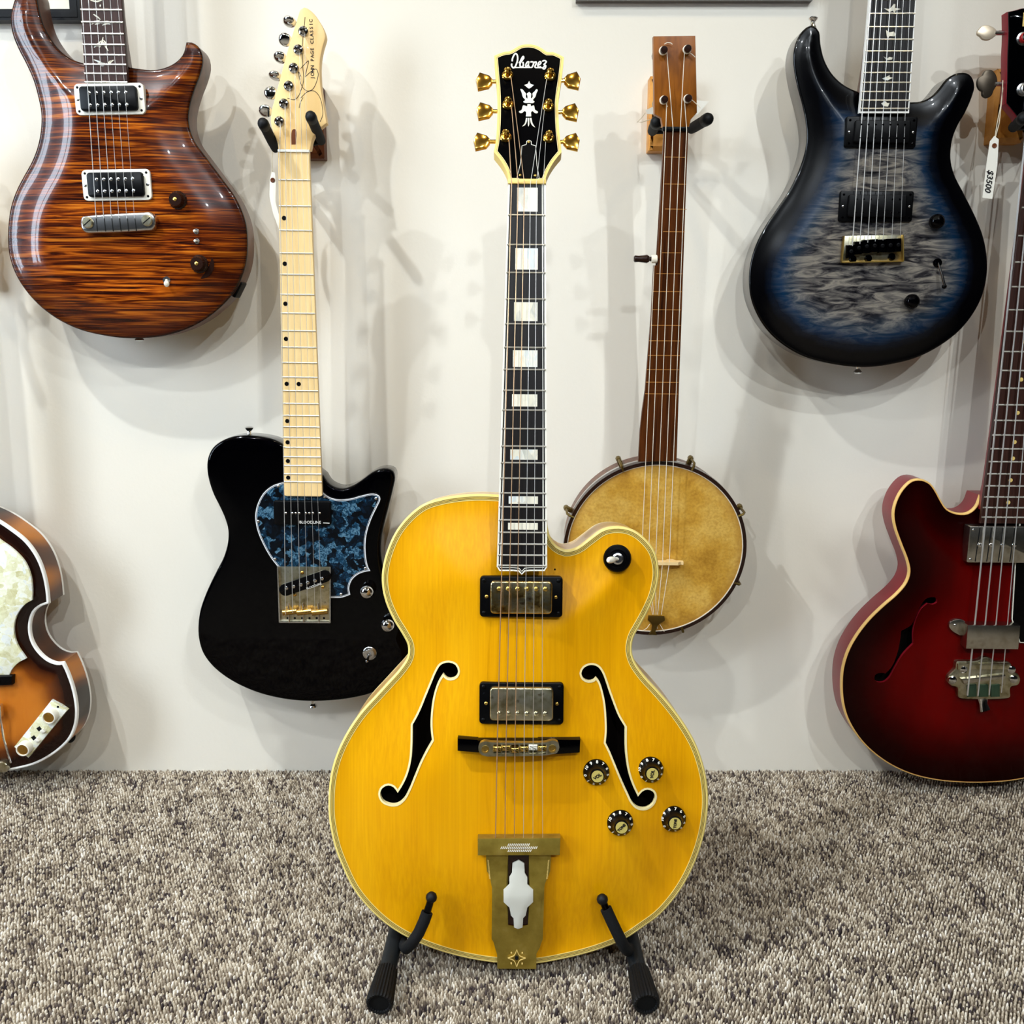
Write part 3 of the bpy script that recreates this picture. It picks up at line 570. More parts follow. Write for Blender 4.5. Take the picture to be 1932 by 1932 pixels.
    tr = T4([(706, 1228), (752, 1214), (756, 1180), (782, 1166), (810, 1180), (812, 1214), (858, 1228), (872, 1440), (896, 1576), (862, 1600), (700, 1600), (652, 1566), (690, 1420)]); tr = ccw(tr)
    tc = MB().prism(tr, 0, .0012).build('truss_rod_cover', 'black_plastic', root, Hd); MB().ring(tr, offset(tr, .0005), .0006, .0014).build('cover_edge', 'ivory', tc, Hd, smooth=0)
    for q in T4([(782, 1188), (690, 1542), (850, 1546)]): dome('screw', tc, Hd, q[0], q[1], .0012, .0014, 'gold_dull')
    posts = T4([(555, 476), (560, 790), (535, 1138), (1010, 484), (990, 812), (995, 1148)])
    for q in posts: tuner_post(root, Hd, q[0], q[1], .0003, 'gold', 1.18)
    zb = -.007
    for s, cx, cy, sx in ((-1, 300, 532, 440), (-1, 306, 850, 445), (-1, 274, 1175, 420), (1, 1252, 522, 1115), (1, 1232, 860, 1098), (1, 1242, 1178, 1112)):
        o = [(cx + s * a, cy + b_) for a, b_ in ((-92, -20), (-62, -54), (46, -88), (86, -12), (64, 92), (-52, 66), (-90, 24))]
        qb = ccw([Hd.at(*z_, zb) for z_ in hz(o)])
        c = [Hd.at(*z_, zb) for z_ in hz([(cx - s * 70, cy + 2), (sx - s * 12, cy + 2)])]
        tuner_button(root, Hd, qb, zb, .006, 'gold', c)
    # strings
    nx = [597, 668, 735, 800, 864, 937]; bx = [432, 555, 680, 808, 935, 1062]; tx = [408, 540, 673, 800, 932, 1070]; order = [2, 1, 0, 3, 4, 5]
    ends = [(570, 1170), (597, 826), (592, 512), (972, 532), (948, 860), (962, 1204)]
    # low strings go to the left posts: nearest post (bottom) takes the outer string
    for i in range(6):
        p0 = Hd.wp(*T4([ends[i]])[0], .004); z_ = hz([(nx[i], 1625)])[0]; p1 = A.wp(*A.at(z_[0], z_[1], .003), .003)
        z_ = Z([(bx[i], 240)], 880, 1380, 7.43)[0]; p2 = G.wp(*G.at(*z_, .047), .047); z_ = Z([(tx[i], 1490)], 880, 1380, 7.43)[0]; p3 = G.wp(*G.at(*z_, .029), .029)
        string(root, [p0, p1, p2, p3], (.00056, .00050, .00044, .00034, .00027, .00024)[i], 'string_bronze' if i < 3 else 'string_steel')
    # pickups
    for k, (x0, x1, y0, y1, wear, py) in enumerate(((905, 1062, 1088, 1164, 'worn_gold', 1111), (904, 1064, 1289, 1366, 'worn_nickel', 1346))):
        nb = .0155; a, c = G.at(x0, y1, nb + .006), G.at(x1, y0, nb + .006); cx, cy, wd, ht = (a[0] + c[0]) / 2, (a[1] + c[1]) / 2, c[0] - a[0], c[1] - a[1]
        rg = MB().prism(rrect(cx, cy, wd, ht, .004), nb - .006, nb + .006, .0012).build('pickup_ring', 'black_plastic', root, G)
        ztop = nb + .0135; c0, c1 = G.at(x0 + 20, y1 - 6, ztop), G.at(x1 - 20, y0 + 9, ztop); cw, ch = c1[0] - c0[0], c1[1] - c0[1]; ccx, ccy = (c0[0] + c1[0]) / 2, (c0[1] + c1[1]) / 2
        cv = MB().prism(rrect(ccx, ccy, cw, ch, .004), nb, ztop, .0018, 3).build('pickup_cover', wear, root, G)
        pv = G.at(984, py, ztop)[1]
        for j in range(6): dome('pole_screw', cv, G, ccx + (j - 2.5) * .0098 + .001, pv, ztop, .0026, 'worn_nickel' if k else 'gold_dull', .0014)
        for sx in (-1, 1): dome('height_screw', rg, G, cx + sx * (wd / 2 - .0072), cy, nb + .006, .0019, 'gold_dull'); [dome('corner_screw', rg, G, cx + sx * (wd / 2 - .0045), cy + sy * (ht / 2 - .0045), nb + .006, .0022, 'black_satin') for sy in (-1, 1)]
    # bridge: ebony foot and adjustable metal saddle frame
    zb3 = lambda p: Z(p, 880, 1380, 7.43); nb = .0165
    bo = ccw([G.at(*q, nb + .012) for q in zb3([(-125, 100), (160, 118), (165, 128), (1000, 128), (1010, 118), (1600, 118), (1590, 300), (1250, 322), (170, 300), (-125, 275)])])
    MB().prism(bo, nb - .004, nb + .012, .001).build('bridge_base', 'black_gloss', root, G)
    fo = G.poly(zb3([(250, 140), (350, 152), (1120, 152), (1200, 128), (1280, 150), (1302, 225), (1270, 300), (1200, 320), (1080, 338), (400, 350), (260, 346), (185, 305), (168, 230), (190, 170)]), nb + .026); fo = ccw(spline(fo, .003))
    slots = [ccw([G.at(*q, nb + .026) for q in zb3([(x - 52, 185), (x + 52, 185), (x + 52, 312), (x - 52, 312)])]) for x in bx]
    mb = MB().plate(fo, slots, lambda d, x, y: d * 0 + nb + .026, rings=(), grid=.05)
    n = len(fo); b_ = len(mb.v); mb.v += [(p[0], p[1], nb + .026) for p in fo] + [(p[0], p[1], nb + .018) for p in fo]; mb.f += [(b_ + i, b_ + n + i, b_ + n + (i + 1) % n, b_ + (i + 1) % n) for i in range(n)]
    mb.f.append(tuple(b_ + n + i for i in reversed(range(n)))); bs = mb.build('bridge_frame', 'worn_nickel', root, G, smooth=30)
    for i, x in enumerate(bx):
        y = (245, 235, 265, 245, 225, 240)[i]; q = G.at(*zb3([(x, y)])[0], nb + .027)
        MB().prism(rrect(q[0], q[1], .0092, .0058, .0005), nb + .018, nb + .0285, .0016, 2).build('saddle', 'ivory' if i == 4 else 'gold_dull', bs, G)
    for x, y in ((265, 255), (1205, 245)):
        q = G.at(*zb3([(x, y)])[0], nb + .027); MB().lathe([(.0042, 0), (.0042, .0008), (.0026, .0010), (.0022, .0004), (.0006, .0004)], (q[0], q[1], nb + .026), 16).build('thumb_post', 'gold_dull', bs, G)
    # tailpiece
    nt = .016
    bar = ccw([G.at(*q, nt + .014) for q in zb3([(158, 1500), (1320, 1492), (1312, 1736), (160, 1740)])]); tb = MB().prism(bar, nt + .002, nt + .0145, .0012).build('tailpiece_bar', 'tail_brass', root, G)
    cr = MB()
    for row, (ya, x0, x1) in enumerate(((1590, 590, 900), (1632, 490, 990), (1674, 590, 905))):
        x = x0
        while x <= x1: cr.stroke([G.at(*q, nt + .015) for q in zb3([(x - 9, ya + 16), (x + 9, ya - 16)])], .0008, nt + .0144, nt + .0148); x += 26
    cr.build('engraving', 'ivory', tb, G, smooth=0)
    pl = Z([(1440, 235), (1450, 400), (1478, 440), (1490, 520), (1500, 560), (1495, 1080), (1512, 1110), (1530, 1180), (1548, 1250), (1550, 1400)], 640, 1560, 5.194) + Z([(268, 1400), (270, 1240), (300, 1180), (318, 1120), (332, 1080), (345, 560), (352, 520), (385, 440), (402, 400), (410, 235)], 960, 1560, 5.194)
    win = ccw([G.at(*q, .02) for q in Z([(1655, 262), (1655, 985), (1750, 1008)], 640, 1560, 5.194) + Z([(188, 985), (196, 262)], 960, 1560, 5.194)])
    def tail_n(v):  # the plate follows the falling arch to the rim
        v = np.asarray(v, float); return .0040 + .0175 * np.clip(v / .085, 0, 1)
    po = ccw([G.at(*q, .012 if q[1] < 1700 else .006) for q in pl]); mb = MB()
    mb.plate(po, [win], lambda d, x, y: tail_n(y), rings=(), grid=.004)
    n = len(po); b_ = len(mb.v); mb.v += [(p[0], p[1], float(tail_n(p[1]))) for p in po] + [(p[0], p[1], float(tail_n(p[1])) - .0022) for p in po]; mb.f += [(b_ + i, b_ + n + i, b_ + n + (i + 1) % n, b_ + (i + 1) % n) for i in range(n)]
    tp_ = mb.build('tailpiece_plate', 'tail_brass', root, G, smooth=30)
    vb = min(p[1] for p in po); ub = [p[0] for p in po if p[1] < vb + .004]
    MB().prism([(min(ub), vb - .0004), (max(ub), vb - .0004), (max(ub), vb + .002), (min(ub), vb + .002)], -.05, .0036, .0005).build('tailpiece_skirt', 'tail_brass', tp_, G)
    wn = MB(); n = len(win)
    wn.v = [(p[0], p[1], .004 + float(tail_n(p[1])) - .0052) for p in win]; wn.f = [tuple(range(n))]; wn.build('tailpiece_window', 'tortoise', tp_, G, smooth=0)
    iv = Z([(97, 303), (150, 335), (155, 430), (180, 470), (180, 540), (237, 590), (237, 715), (180, 775), (165, 860), (140, 890), (135, 990), (90, 1008)], 960, 1560, 5.194); iv2 = [(2 * 977.9 - x, y) for x, y in reversed(iv[1:-1])]
    io = ccw([G.at(*q, .016) for q in iv + iv2]); mb = MB().plate(io, (), lambda d, x, y: tail_n(y) + .0012 + np.clip(d, 0, .003) * .3, rings=(.001,), grid=.004)
    n = len(io); b_ = len(mb.v); mb.v += [(p[0], p[1], float(tail_n(p[1])) + .0012) for p in io] + [(p[0], p[1], float(tail_n(p[1])) - .001) for p in io]; mb.f += [(b_ + i, b_ + n + i, b_ + n + (i + 1) % n, b_ + (i + 1) % n) for i in range(n)]
    mb.a = None; mb.build('tailpiece_inlay', 'inlay_white', tp_, G, smooth=25)
    st = MB(); cx_, cy_ = G.at(975, 1805.5, .005)
    zs = float(tail_n(cy_)) + .0016
    for a in range(4):
        an = a * math.pi / 2; p = [(cx_ + .0098 * math.cos(an), cy_ + .0098 * math.sin(an)), (cx_ + .0042 * math.cos(an + math.pi / 4), cy_ + .0042 * math.sin(an + math.pi / 4)), (cx_ + .0098 * math.cos(an + math.pi / 2), cy_ + .0098 * math.sin(an + math.pi / 2))]
        st.stroke(spline(p, .001, False), .0006, zs - .0008, zs + .0006); q = (cx_ + .0085 * math.cos(an + math.pi / 4), cy_ + .0085 * math.sin(an + math.pi / 4)); st.prism(circle(q[0], q[1], .0009, 6), zs - .001, zs + .0006)
    st.build('star_engraving', 'gold_paint', tp_, G, smooth=0)
    for s in (-1, 1):
        st = MB()
        for k in range(14): yy = 1618 + k * 2.6; q = [G.at(978 + s * (58 - k * .25), yy, .015), G.at(978 + s * (55.5 - k * .25), yy + 1.6, .015)]; zz = float(tail_n(q[0][1])); st.stroke(q, .0006, zz - .0005, zz + .0004)
        st.build('edge_engraving', 'gold_paint', tp_, G, smooth=0)
    MB().prism(circle(cx_, cy_, .0021, 12), zs - .001, zs + .0005).build('screw_hole', 'dark_hole', tp_, G)
    # knobs
    for (px, py, word, rot) in ((1124.5, 1455, 'VOL', 35), (1228.5, 1455, 'VOL', 80), (1169.5, 1550.5, 'TONE', 45), (1272.5, 1550.5, 'TONE', 85)):
        u, v = G.at(px, py, .014); d = float(dist([u], [v], O)[0]); n0 = float(hf(np.array([d]), None, None)[0]) - .0008; k = MB().lathe([(.0143, 0), (.0143, .0016), (.0139, .0028), (.0115, .0052), (.0090, .0085), (.0082, .0125), (.0078, .0148), (.0072, .0155), (.001, .0155)], (u, v, n0), 36).build('knob', 'knob_black', root, G)
        MB().lathe([(.0064, 0), (.0064, .0006), (.001, .0007)], (u, v, n0 + .0155), 24).build('knob_cap', 'knob_cap', k, G)
        tx_ = MB()
        for i in range(11):
            a = math.radians(152 - i * 32 + (rot - 35) * .5); r_ = .0122; Mt = T(u + r_ * math.cos(a), v + r_ * math.sin(a), n0 + .0048, a - math.pi / 2) @ Matrix.Rotation(math.radians(-48), 4, 'X'); tx_.text(str(10 - i) if i < 11 else '', .0050, Mt, bold=.00012)
        tx_.build('numerals', 'ivory', k, G, smooth=0); MB().text(word, .0046 if word == 'VOL' else .0038, T(u, v, n0 + .0164, math.radians(rot)), bold=.0002).build('lettering', 'ink', k, G, smooth=0)
    # selector switch
    u, v = G.at(1165, 1054, .012); n0 = .0085; sw = MB().lathe([(.0150, 0), (.0152, .0022), (.0140, .0042), (.0100, .0048), (.0095, .0030), (.001, .0030)], (u, v, n0), 36).build('switch_ring', 'black_plastic', root, G)
    MB().lathe([(.0062, .0), (.0062, .0028), (.0045, .0034), (.0042, .0055), (.001, .0055)], (u, v, n0 + .003), 20).build('switch_nut', 'steel', sw, G)
    Mt = Matrix.Translation((u, v, n0 + .007)) @ Matrix.Rotation(math.radians(-38), 4, 'Y') ; MB().lathe([(.0018, 0), (.0019, .006), (.0030, .008), (.0036, .013), (.0034, .017), (.002, .0195), (.0003, .020)], seg=16, M=Mt).build('switch_tip', 'white_tip', sw, G)
    dome('pickguard_hole', root, G, *G.at(1047, 1074.5, .014), .0135, .0011, 'dark_hole')
    return G, O
GF, GO = archtop()

# ------------------------------------------------------------------ floor stand
def stand():
    feet = [(-.1385, -.585), (.1405, -.585)]; base = Vector((0, -.42, 0)); M = Matrix.Translation(base)
    r = thing('guitar_stand', 'black tubular floor stand holding the blonde guitar', 'guitar stand', M)
    rear = -.28; hub = Vector((.001, rear, .062)); ends = []
    for s, (fx, fy) in ((-1, feet[0]), (1, feet[1])):
        a = Vector((fx, fy, .0196)); b = Vector((fx * .87, rear - .035, .058)); d = (b - a).normalized()
        lg = MB().tube([a + d * .012, b, b + Vector((-s * .012, .022, .004)), Vector((fx * .87 - s * .035, rear, .062)), hub], .0092, 20).build('leg', 'stand_paint', r, WF, smooth=60)
        Q = Matrix.Translation(a) @ d.to_track_quat('Z', 'Y').to_matrix().to_4x4()
        MB().lathe([(.0098, .006), (.0100, .0005), (.0112, -.0030), (.0134, -.0035), (.0143, -.0010), (.0143, .004), (.0139, .010), (.0118, .040), (.0114, .043), (.0085, .043)], seg=96, M=Q, ribs=24, depth=.08).build('rubber_foot', 'rubber', lg, WF, smooth=50)
        MB().lathe([(.0103, -.0012), (.0103, .0005), (.0004, .0005)], seg=24, M=Q).build('tube_end', 'dark_hole', lg, WF)
        G = GF; w_ = lambda px, py, n: G.wp(*G.at(px, py, n), n)
        if s < 0: p = [Vector((-.110, -.40, .052)), Vector((-.116, -.445, .046)), w_(757, 1771, -.030), w_(762, 1784, -.010), w_(767, 1789, .010), w_(777, 1780, .022), w_(790, 1760, .024), w_(800, 1738, .023), w_(806, 1721, .022)]; q = [w_(805, 1723, .022), w_(810.5, 1706, .022), w_(814, 1693, .022)]
        else: p = [Vector((.114, -.40, .052)), Vector((.120, -.445, .046)), w_(1193, 1774, -.030), w_(1190, 1788, -.010), w_(1184, 1793, .010), w_(1178, 1787, .022), w_(1166, 1763, .024), w_(1154, 1738, .023), w_(1143, 1714, .022)]; q = [w_(1144, 1716, .022), w_(1139, 1704, .022), w_(1136.5, 1697, .022)]
        ar = MB().tube([Vector((s * .04, rear, .085))] + p, .0064, 14).build('cradle_arm', 'foam', r, WF, smooth=60)
        MB().tube(q, [.0042, .0040, .0038], 12).build('arm_pin', 'black_gloss', ar, WF)
        Qb = Matrix.Translation(q[-1]); MB().lathe([(.0005, -.0062), (.003, -.0054), (.0055, -.003), (.0062, 0), (.0055, .003), (.003, .0054), (.0005, .0062)], seg=16, M=Qb).build('arm_ball', 'rubber', ar, WF, smooth=80)
    MB().prism(rrect(0, 0, .11, .05, .01), -.016, .030, .004, M=Matrix.Translation(hub)).build('hub', 'stand_paint', r, WF)
    MB().tube([hub, Vector((.001, -.13, .03)), Vector((.001, -.08, .0155))], .0092, 16).build('rear_leg', 'stand_paint', r, WF)
    return r
stand()

# ------------------------------------------------------------------ wall hangers
def hanger(label, blk, wood, prongs, Yb=-.05, Yt=-.135, r=.0068, yoke=None):
    """blk = photo rectangle of the wooden block on the wall; prongs = [(base px, tip px), ...]"""
    x0, y0, x1, y1 = blk; a, c = onY(x0, y1, -.028), onY(x1, y0, -.028); M = Matrix.Translation(((a.x + c.x) / 2, 0, a.z))
    t = thing('wall_hanger', label, 'hanger', M, 'guitar wall hangers')
    F = Frame(((a.x + c.x) / 2, 0, (a.z + c.z) / 2), (1, 0, 0), (0, 0, 1), (0, -1, 0))
    MB().prism(rrect(0, 0, c.x - a.x, c.z - a.z, .001), .0, .028, .006, 1).build('wood_block', wood, t, F, smooth=20)
    bs, tips = [onY(*p[0], Yb) for p in prongs], [onY(*p[1], Yt) for p in prongs]; mid = (bs[0] + bs[-1]) / 2
    MB().tube([Vector((mid.x, -.022, mid.z)), Vector((mid.x, Yb + .012, mid.z)), mid], .005, 12).build('stem', 'black_satin', t, WF)
    MB().tube([bs[0], mid + Vector((0, .006, 0)), bs[-1]], .0045, 12).build('yoke', 'black_satin', t, WF)
    for b, e in zip(bs, tips):
        d = (e - b); k = MB().tube([b, b + d * .25, b + d * .75, e], [r * .92, r, r, r], 16).build('prong', 'foam', t, WF, smooth=50)
        Q = Matrix.Translation(e) @ d.to_track_quat('Z', 'Y').to_matrix().to_4x4(); MB().lathe([(r * 1.08, -.012), (r * 1.1, -.002), (r * .95, .002), (r * .4, .0042), (.0003, .0046)], seg=16, M=Q).build('end_cap', 'rubber', k, WF, smooth=60)
    return t
hanger('dark wood wall hanger holding the black guitar by its maple headstock', (534, 160, 606, 298), 'hanger_dark', [((520, 280), (496, 232)), ((606, 266), (586, 219))])
hanger('pale oak wall hanger holding the banjo', (1224, 142, 1296, 284), 'hanger_oak', [((1231, 247), (1239, 230)), ((1304, 243), (1336, 224))], Yb=-.045, Yt=-.11, r=.0075)
hanger('amber wood wall hanger holding the red bass', (1873, 128, 1945, 268), 'hanger_oak', [((1912, 240), (1932, 222)), ((1998, 235), (2022, 205))], Yb=-.05, Yt=-.13, r=.0075)

def top_pickup(root, fr, quad, n, ring_mat, cov_mat, ring_r, cov_in, th, screws=True, cov_r=.003):
    """pickup from four photo corners (tl, tr, br, bl) of its mounting ring"""
    q = [fr.at(*p, n + th) for p in quad]; cx, cy = sum(p[0] for p in q) / 4, sum(p[1] for p in q) / 4
    wd = (math.dist(q[0], q[1]) + math.dist(q[2], q[3])) / 2; ht = (math.dist(q[1], q[2]) + math.dist(q[3], q[0])) / 2; rot = math.atan2(q[1][1] - q[0][1] + q[2][1] - q[3][1], q[1][0] - q[0][0] + q[2][0] - q[3][0])
    rg = MB().prism(rrect(cx, cy, wd, ht, ring_r, rot), n - .004, n + th, .0012).build('pickup_ring', ring_mat, root, fr)
    cv = MB().prism(rrect(cx, cy, wd - 2 * cov_in[0], ht - 2 * cov_in[1], cov_r, rot), n, n + th + .005, .0012).build('pickup', cov_mat, root, fr)
    c, s = math.cos(rot), math.sin(rot); loc = lambda x, y: (cx + x * c - y * s, cy + x * s + y * c)
    return rg, cv, wd, ht, loc, n + th
def strap_button(root, fr, u, v, n, down=True, mat='chrome'):
    M = fr.M @ T(u, v, n) @ Matrix.Rotation(math.radians(90 if down else -90), 4, 'X'); MB().lathe([(.0055, -.002), (.0052, .001), (.0032, .004), (.0030, .007), (.0062, .0105), (.0066, .012), (.004, .0135), (.0005, .0138)], seg=18).build('strap_button', mat, root, M)

# ------------------------------------------------------------------ brown flame-top guitar, upper left
def flame_guitar():
    s = 2.928; z = lambda p: Z(p, 0, 0, s)
    G = mkframe((225, 636), -.092, 0, (217, 410), (200, 155)); root = thing('solid_body_guitar', 'glossy brown flame-maple guitar with cream pickup rings, upper left', 'guitar', G, 'guitars hanging on the wall')
    out = z([(468, 352, 'c'), (400, 330), (330, 282), (275, 215), (238, 150), (214, 80), (200, 10), (185, -60), (150, -92), (110, -75), (85, -20), (66, 40), (57, 100), (66, 180), (97, 262), (142, 350), (182, 440), (210, 540), (225, 620), (225, 700), (208, 800), (175, 890), (130, 972), (90, 1050), (60, 1135), (45, 1230), (42, 1320), (48, 1400), (70, 1480), (110, 1560), (170, 1640), (240, 1708), (330, 1770), (440, 1820), (560, 1850), (680, 1866), (800, 1866), (920, 1850), (1030, 1815), (1130, 1762), (1220, 1690), (1290, 1610), (1335, 1520), (1358, 1430), (1363, 1330), (1355, 1240), (1330, 1160), (1290, 1080), (1240, 1010), (1180, 930), (1120, 850), (1070, 780), (1042, 705), (1036, 640), (1046, 570), (1070, 490), (1100, 410), (1116, 340), (1110, 290), (1088, 252), (1056, 234), (1028, 233, 'c'), (1014, 290), (980, 335), (920, 370), (850, 386), (780, 382), (716, 372, 'c')])
    O = ccw(spline(G.poly(out), .005)); hf = carve(.013, .055, .0022, .003)
    MB().plate(O, (), hf, grid=.0055).build('carved_top', 'flame_maple', root, G, smooth=60); sides(root, G, O, -.046, -.0022, 'mahogany')
    MB().ring(offset(O, -.0003), offset(O, .0006), -.0052, -.0021).build('top_edge', 'black_satin', root, G, smooth=60)
    nb = .016; ve = G.at(200, 155, nb)[1]; L0, L1 = G.at(151, 0, nb), G.at(160.5, 155, nb); R0, R1 = G.at(229.5, 0, nb), G.at(241, 155, nb); lf, rf = line_u(L0, L1), line_u(R0, R1)
    vb = G.at(215, 418, .018)[1]; vn = vb + .635
    fingerboard(root, G, lf, rf, vn, ve, .006, 'rosewood', nb); frets(root, G, lf, rf, vn, .635, 1, 22, nb + .0004, .0012)
    neck_back(root, G, lf, rf, vn, G.at(235, 128, 0)[1], .015, .018, nb - .006, 'mahogany', heel=(.18, .028))
    hn = MB().prism(ccw([(lf(vn) - .001, vn), (-.042, vn + .05), (-.036, vn + .14), (-.030, vn + .17), (.02, vn + .15), (.034, vn + .16), (.040, vn + .06), (rf(vn) + .001, vn)]), nb - .018, nb - .003, .002).build('headstock', 'mahogany', root, G)
    MB().prism(rrect(0, vn + .002, rf(vn) - lf(vn), .004), nb - .006, nb + .002).build('nut', 'ivory', root, G)
    for sg in (-1, 1):
        for k in range(3): q = (sg * (.026 - .001 * k), vn + .055 + .035 * k); tuner_post(root, G, q[0], q[1], nb - .003, 'chrome'); tuner_button(root, G, circle(sg * .055, q[1], .009, 12, .006), nb - .010, .006, 'chrome', ((sg * .046, q[1]), (sg * .030, q[1])))
    # swooping bird inlays
    for strokes in ([[(500, 2), (535, 8), (565, 0)], [(555, 25), (553, 38)]], [[(506, 135), (525, 122), (552, 112)], [(515, 78), (540, 95), (555, 108)], [(525, 135), (548, 128), (570, 118)], [(560, 130), (590, 120), (620, 128)], [(565, 140), (590, 130), (610, 134)]], [[(520, 262), (545, 240), (560, 225)], [(550, 262), (562, 240), (570, 205)], [(568, 230), (580, 250), (598, 282)], [(572, 222), (585, 240), (590, 262)], [(525, 255), (550, 250), (575, 246)]], [[(518, 330), (545, 340), (575, 352)], [(530, 358), (555, 350), (580, 350)], [(540, 345), (565, 362), (590, 350)], [(600, 360), (612, 342), (628, 332)], [(596, 352), (608, 340), (618, 336)]]):
        mb = MB()
        for st in strokes: p = spline(G.poly(z(st), nb), .001, False); n = len(p); mb.stroke(p, [.0004 + .0016 * math.sin(math.pi * (i + .5) / n) for i in range(n)], nb - .0005, nb + .0003)
        mb.build('bird_inlay', 'pearl_white', root, G, smooth=0)
    for quad, up in (([(409, 462), (795, 456), (800, 630), (415, 637)], 0), ([(450, 938), (830, 932), (836, 1104), (458, 1110)], 1)):
        n0 = .0125; rg, cv, wd, ht, loc, nt = top_pickup(root, G, z(quad), n0, 'ivory', 'black_plastic', .006, (.0085, .0042), .004, cov_r=.0045)
        for j in range(6):
            for sy in (.0068, -.0085): q = loc((j - 2.5) * .0097, sy); dome('pole_piece', cv, G, q[0], q[1], nt + .005, .0023, 'steel', .0008)
        for sx in (-1, 1):
            q = loc(sx * (wd / 2 - .0042), 0); dome('height_screw', rg, G, q[0], q[1], nt, .0022, 'steel', .0008)
            for sy in (-1, 1): q = loc(sx * (wd / 2 - .0050), sy * (ht / 2 - .0048)); dome('mounting_screw', rg, G, q[0], q[1], nt, .0017, 'black_satin', .0006)
    # wrap-over bridge
    n0 = .0125; bo = ccw(spline(G.poly(z([(450, 1195), (470, 1192), (500, 1188), (780, 1172), (830, 1172), (852, 1195), (856, 1240), (842, 1268), (800, 1274), (545, 1286), (470, 1284), (447, 1262), (444, 1215)]), n0 + .014), .003))
    br = MB().prism(bo, n0 + .004, n0 + .014, .003, 3).build('bridge', 'steel', root, G)
    for q_ in z([(484, 1230), (812, 1218)]): q = G.at(*q_, n0 + .015); MB().lathe([(.0075, -.012), (.0075, .002), (.006, .0032), (.001, .0034)], (q[0], q[1], n0 + .0135), 20).build('bridge_stud', 'worn_nickel', br, G); MB().stroke([(q[0] - .005, q[1] - .004), (q[0] + .005, q[1] + .004)], .0012, n0 + .0165, n0 + .0172).build('stud_slot', 'dark_hole', br, G, smooth=0)
    for x in (530, 575, 617, 660, 703, 745): p = G.poly(z([(x, 1206), (x + 8, 1278)]), n0 + .0145); MB().stroke(p, .0009, n0 + .0135, n0 + .0144).build('string_slot', 'dark_hole', br, G, smooth=0)
    st = ((483, 531), (523, 573), (563, 615), (605, 657), (645, 700), (687, 743))
    for i, (xa, xb) in enumerate(st):
        a, b = G.at(*z([(xa, 450)])[0], .022), G.at(*z([(xb, 1205)])[0], n0 + .0148); f = line_u(a, b); string(root, [G.wp(f(vn), vn, nb + .002), G.wp(a[0], a[1], .0225), G.wp(b[0], b[1], n0 + .0148)], (.00052, .00046, .0004, .0003, .00026, .00022)[i])
    for x, y in ((980, 1105), (1098, 1458)):
        q = G.at(*z([(x, y)])[0], .016); n1 = .0105; MB().lathe([(.0195, 0), (.0195, .0004), (.017, .0005), (.001, .0005)], (q[0], q[1], n1), 32).build('knob_recess', 'tortoise', root, G)
        k = MB().lathe([(.0125, 0), (.0125, .003), (.0112, .004), (.0098, .006), (.0094, .013), (.0086, .0148), (.001, .015)], (q[0], q[1], n1 + .0005), 60, ribs=20, depth=.06).build('knob', 'tortoise', root, G); MB().lathe([(.0026, 0), (.0025, .0008), (.0016, .0012), (.0006, .0014)], (q[0], q[1], n1 + .0152), 16).build('knob_cap', 'gold_dull', k, G)
    for x, y in ((1083, 1278), (1086, 1332)):
        q = G.at(*z([(x, y)])[0], .014); k = MB().lathe([(.0052, 0), (.0050, .002), (.0034, .0026), (.0034, .004), (.001, .004)], (q[0], q[1], .0105), 16).build('mini_switch', 'steel', root, G); MB().lathe([(.0013, 0), (.0016, .006), (.0018, .008), (.0004, .009)], (q[0], q[1], .0135), 10).build('switch_tip', 'white_tip', k, G)
    q = G.at(*z([(920, 1548)])[0], .014); k = MB().lathe([(.0078, 0), (.0076, .0016), (.0055, .0022), (.005, .0042), (.001, .0042)], (q[0], q[1], .0105), 20).build('toggle_switch', 'steel', root, G)
    d = Vector((.35, -.45, 1)).normalized(); Q = G.M @ T(q[0], q[1], .0145) @ d.to_track_quat('Z', 'Y').to_matrix().to_4x4(); MB().lathe([(.0018, 0), (.002, .006), (.0034, .009), (.0038, .014), (.003, .017), (.0006, .0178)], seg=14).build('switch_tip', 'white_tip', k, Q)
    q = G.at(*z([(770, 1872)])[0], -.022); strap_button(root, G, q[0], q[1] + .010, -.022, mat='steel')
    q = G.at(*z([(1335, 1600)])[0], -.02); MB().prism(rrect(q[0] - .004, q[1], .006, .024, .002, -.5), -.034, -.010, .001).build('jack_plate', 'black_satin', root, G)
    c = (lf(vn) + rf(vn)) / 2; w1, w2 = G.wp(c - .03, vn + .012, 0), G.wp(c + .03, vn + .012, 0); return w1, w2
FLN = flame_guitar()

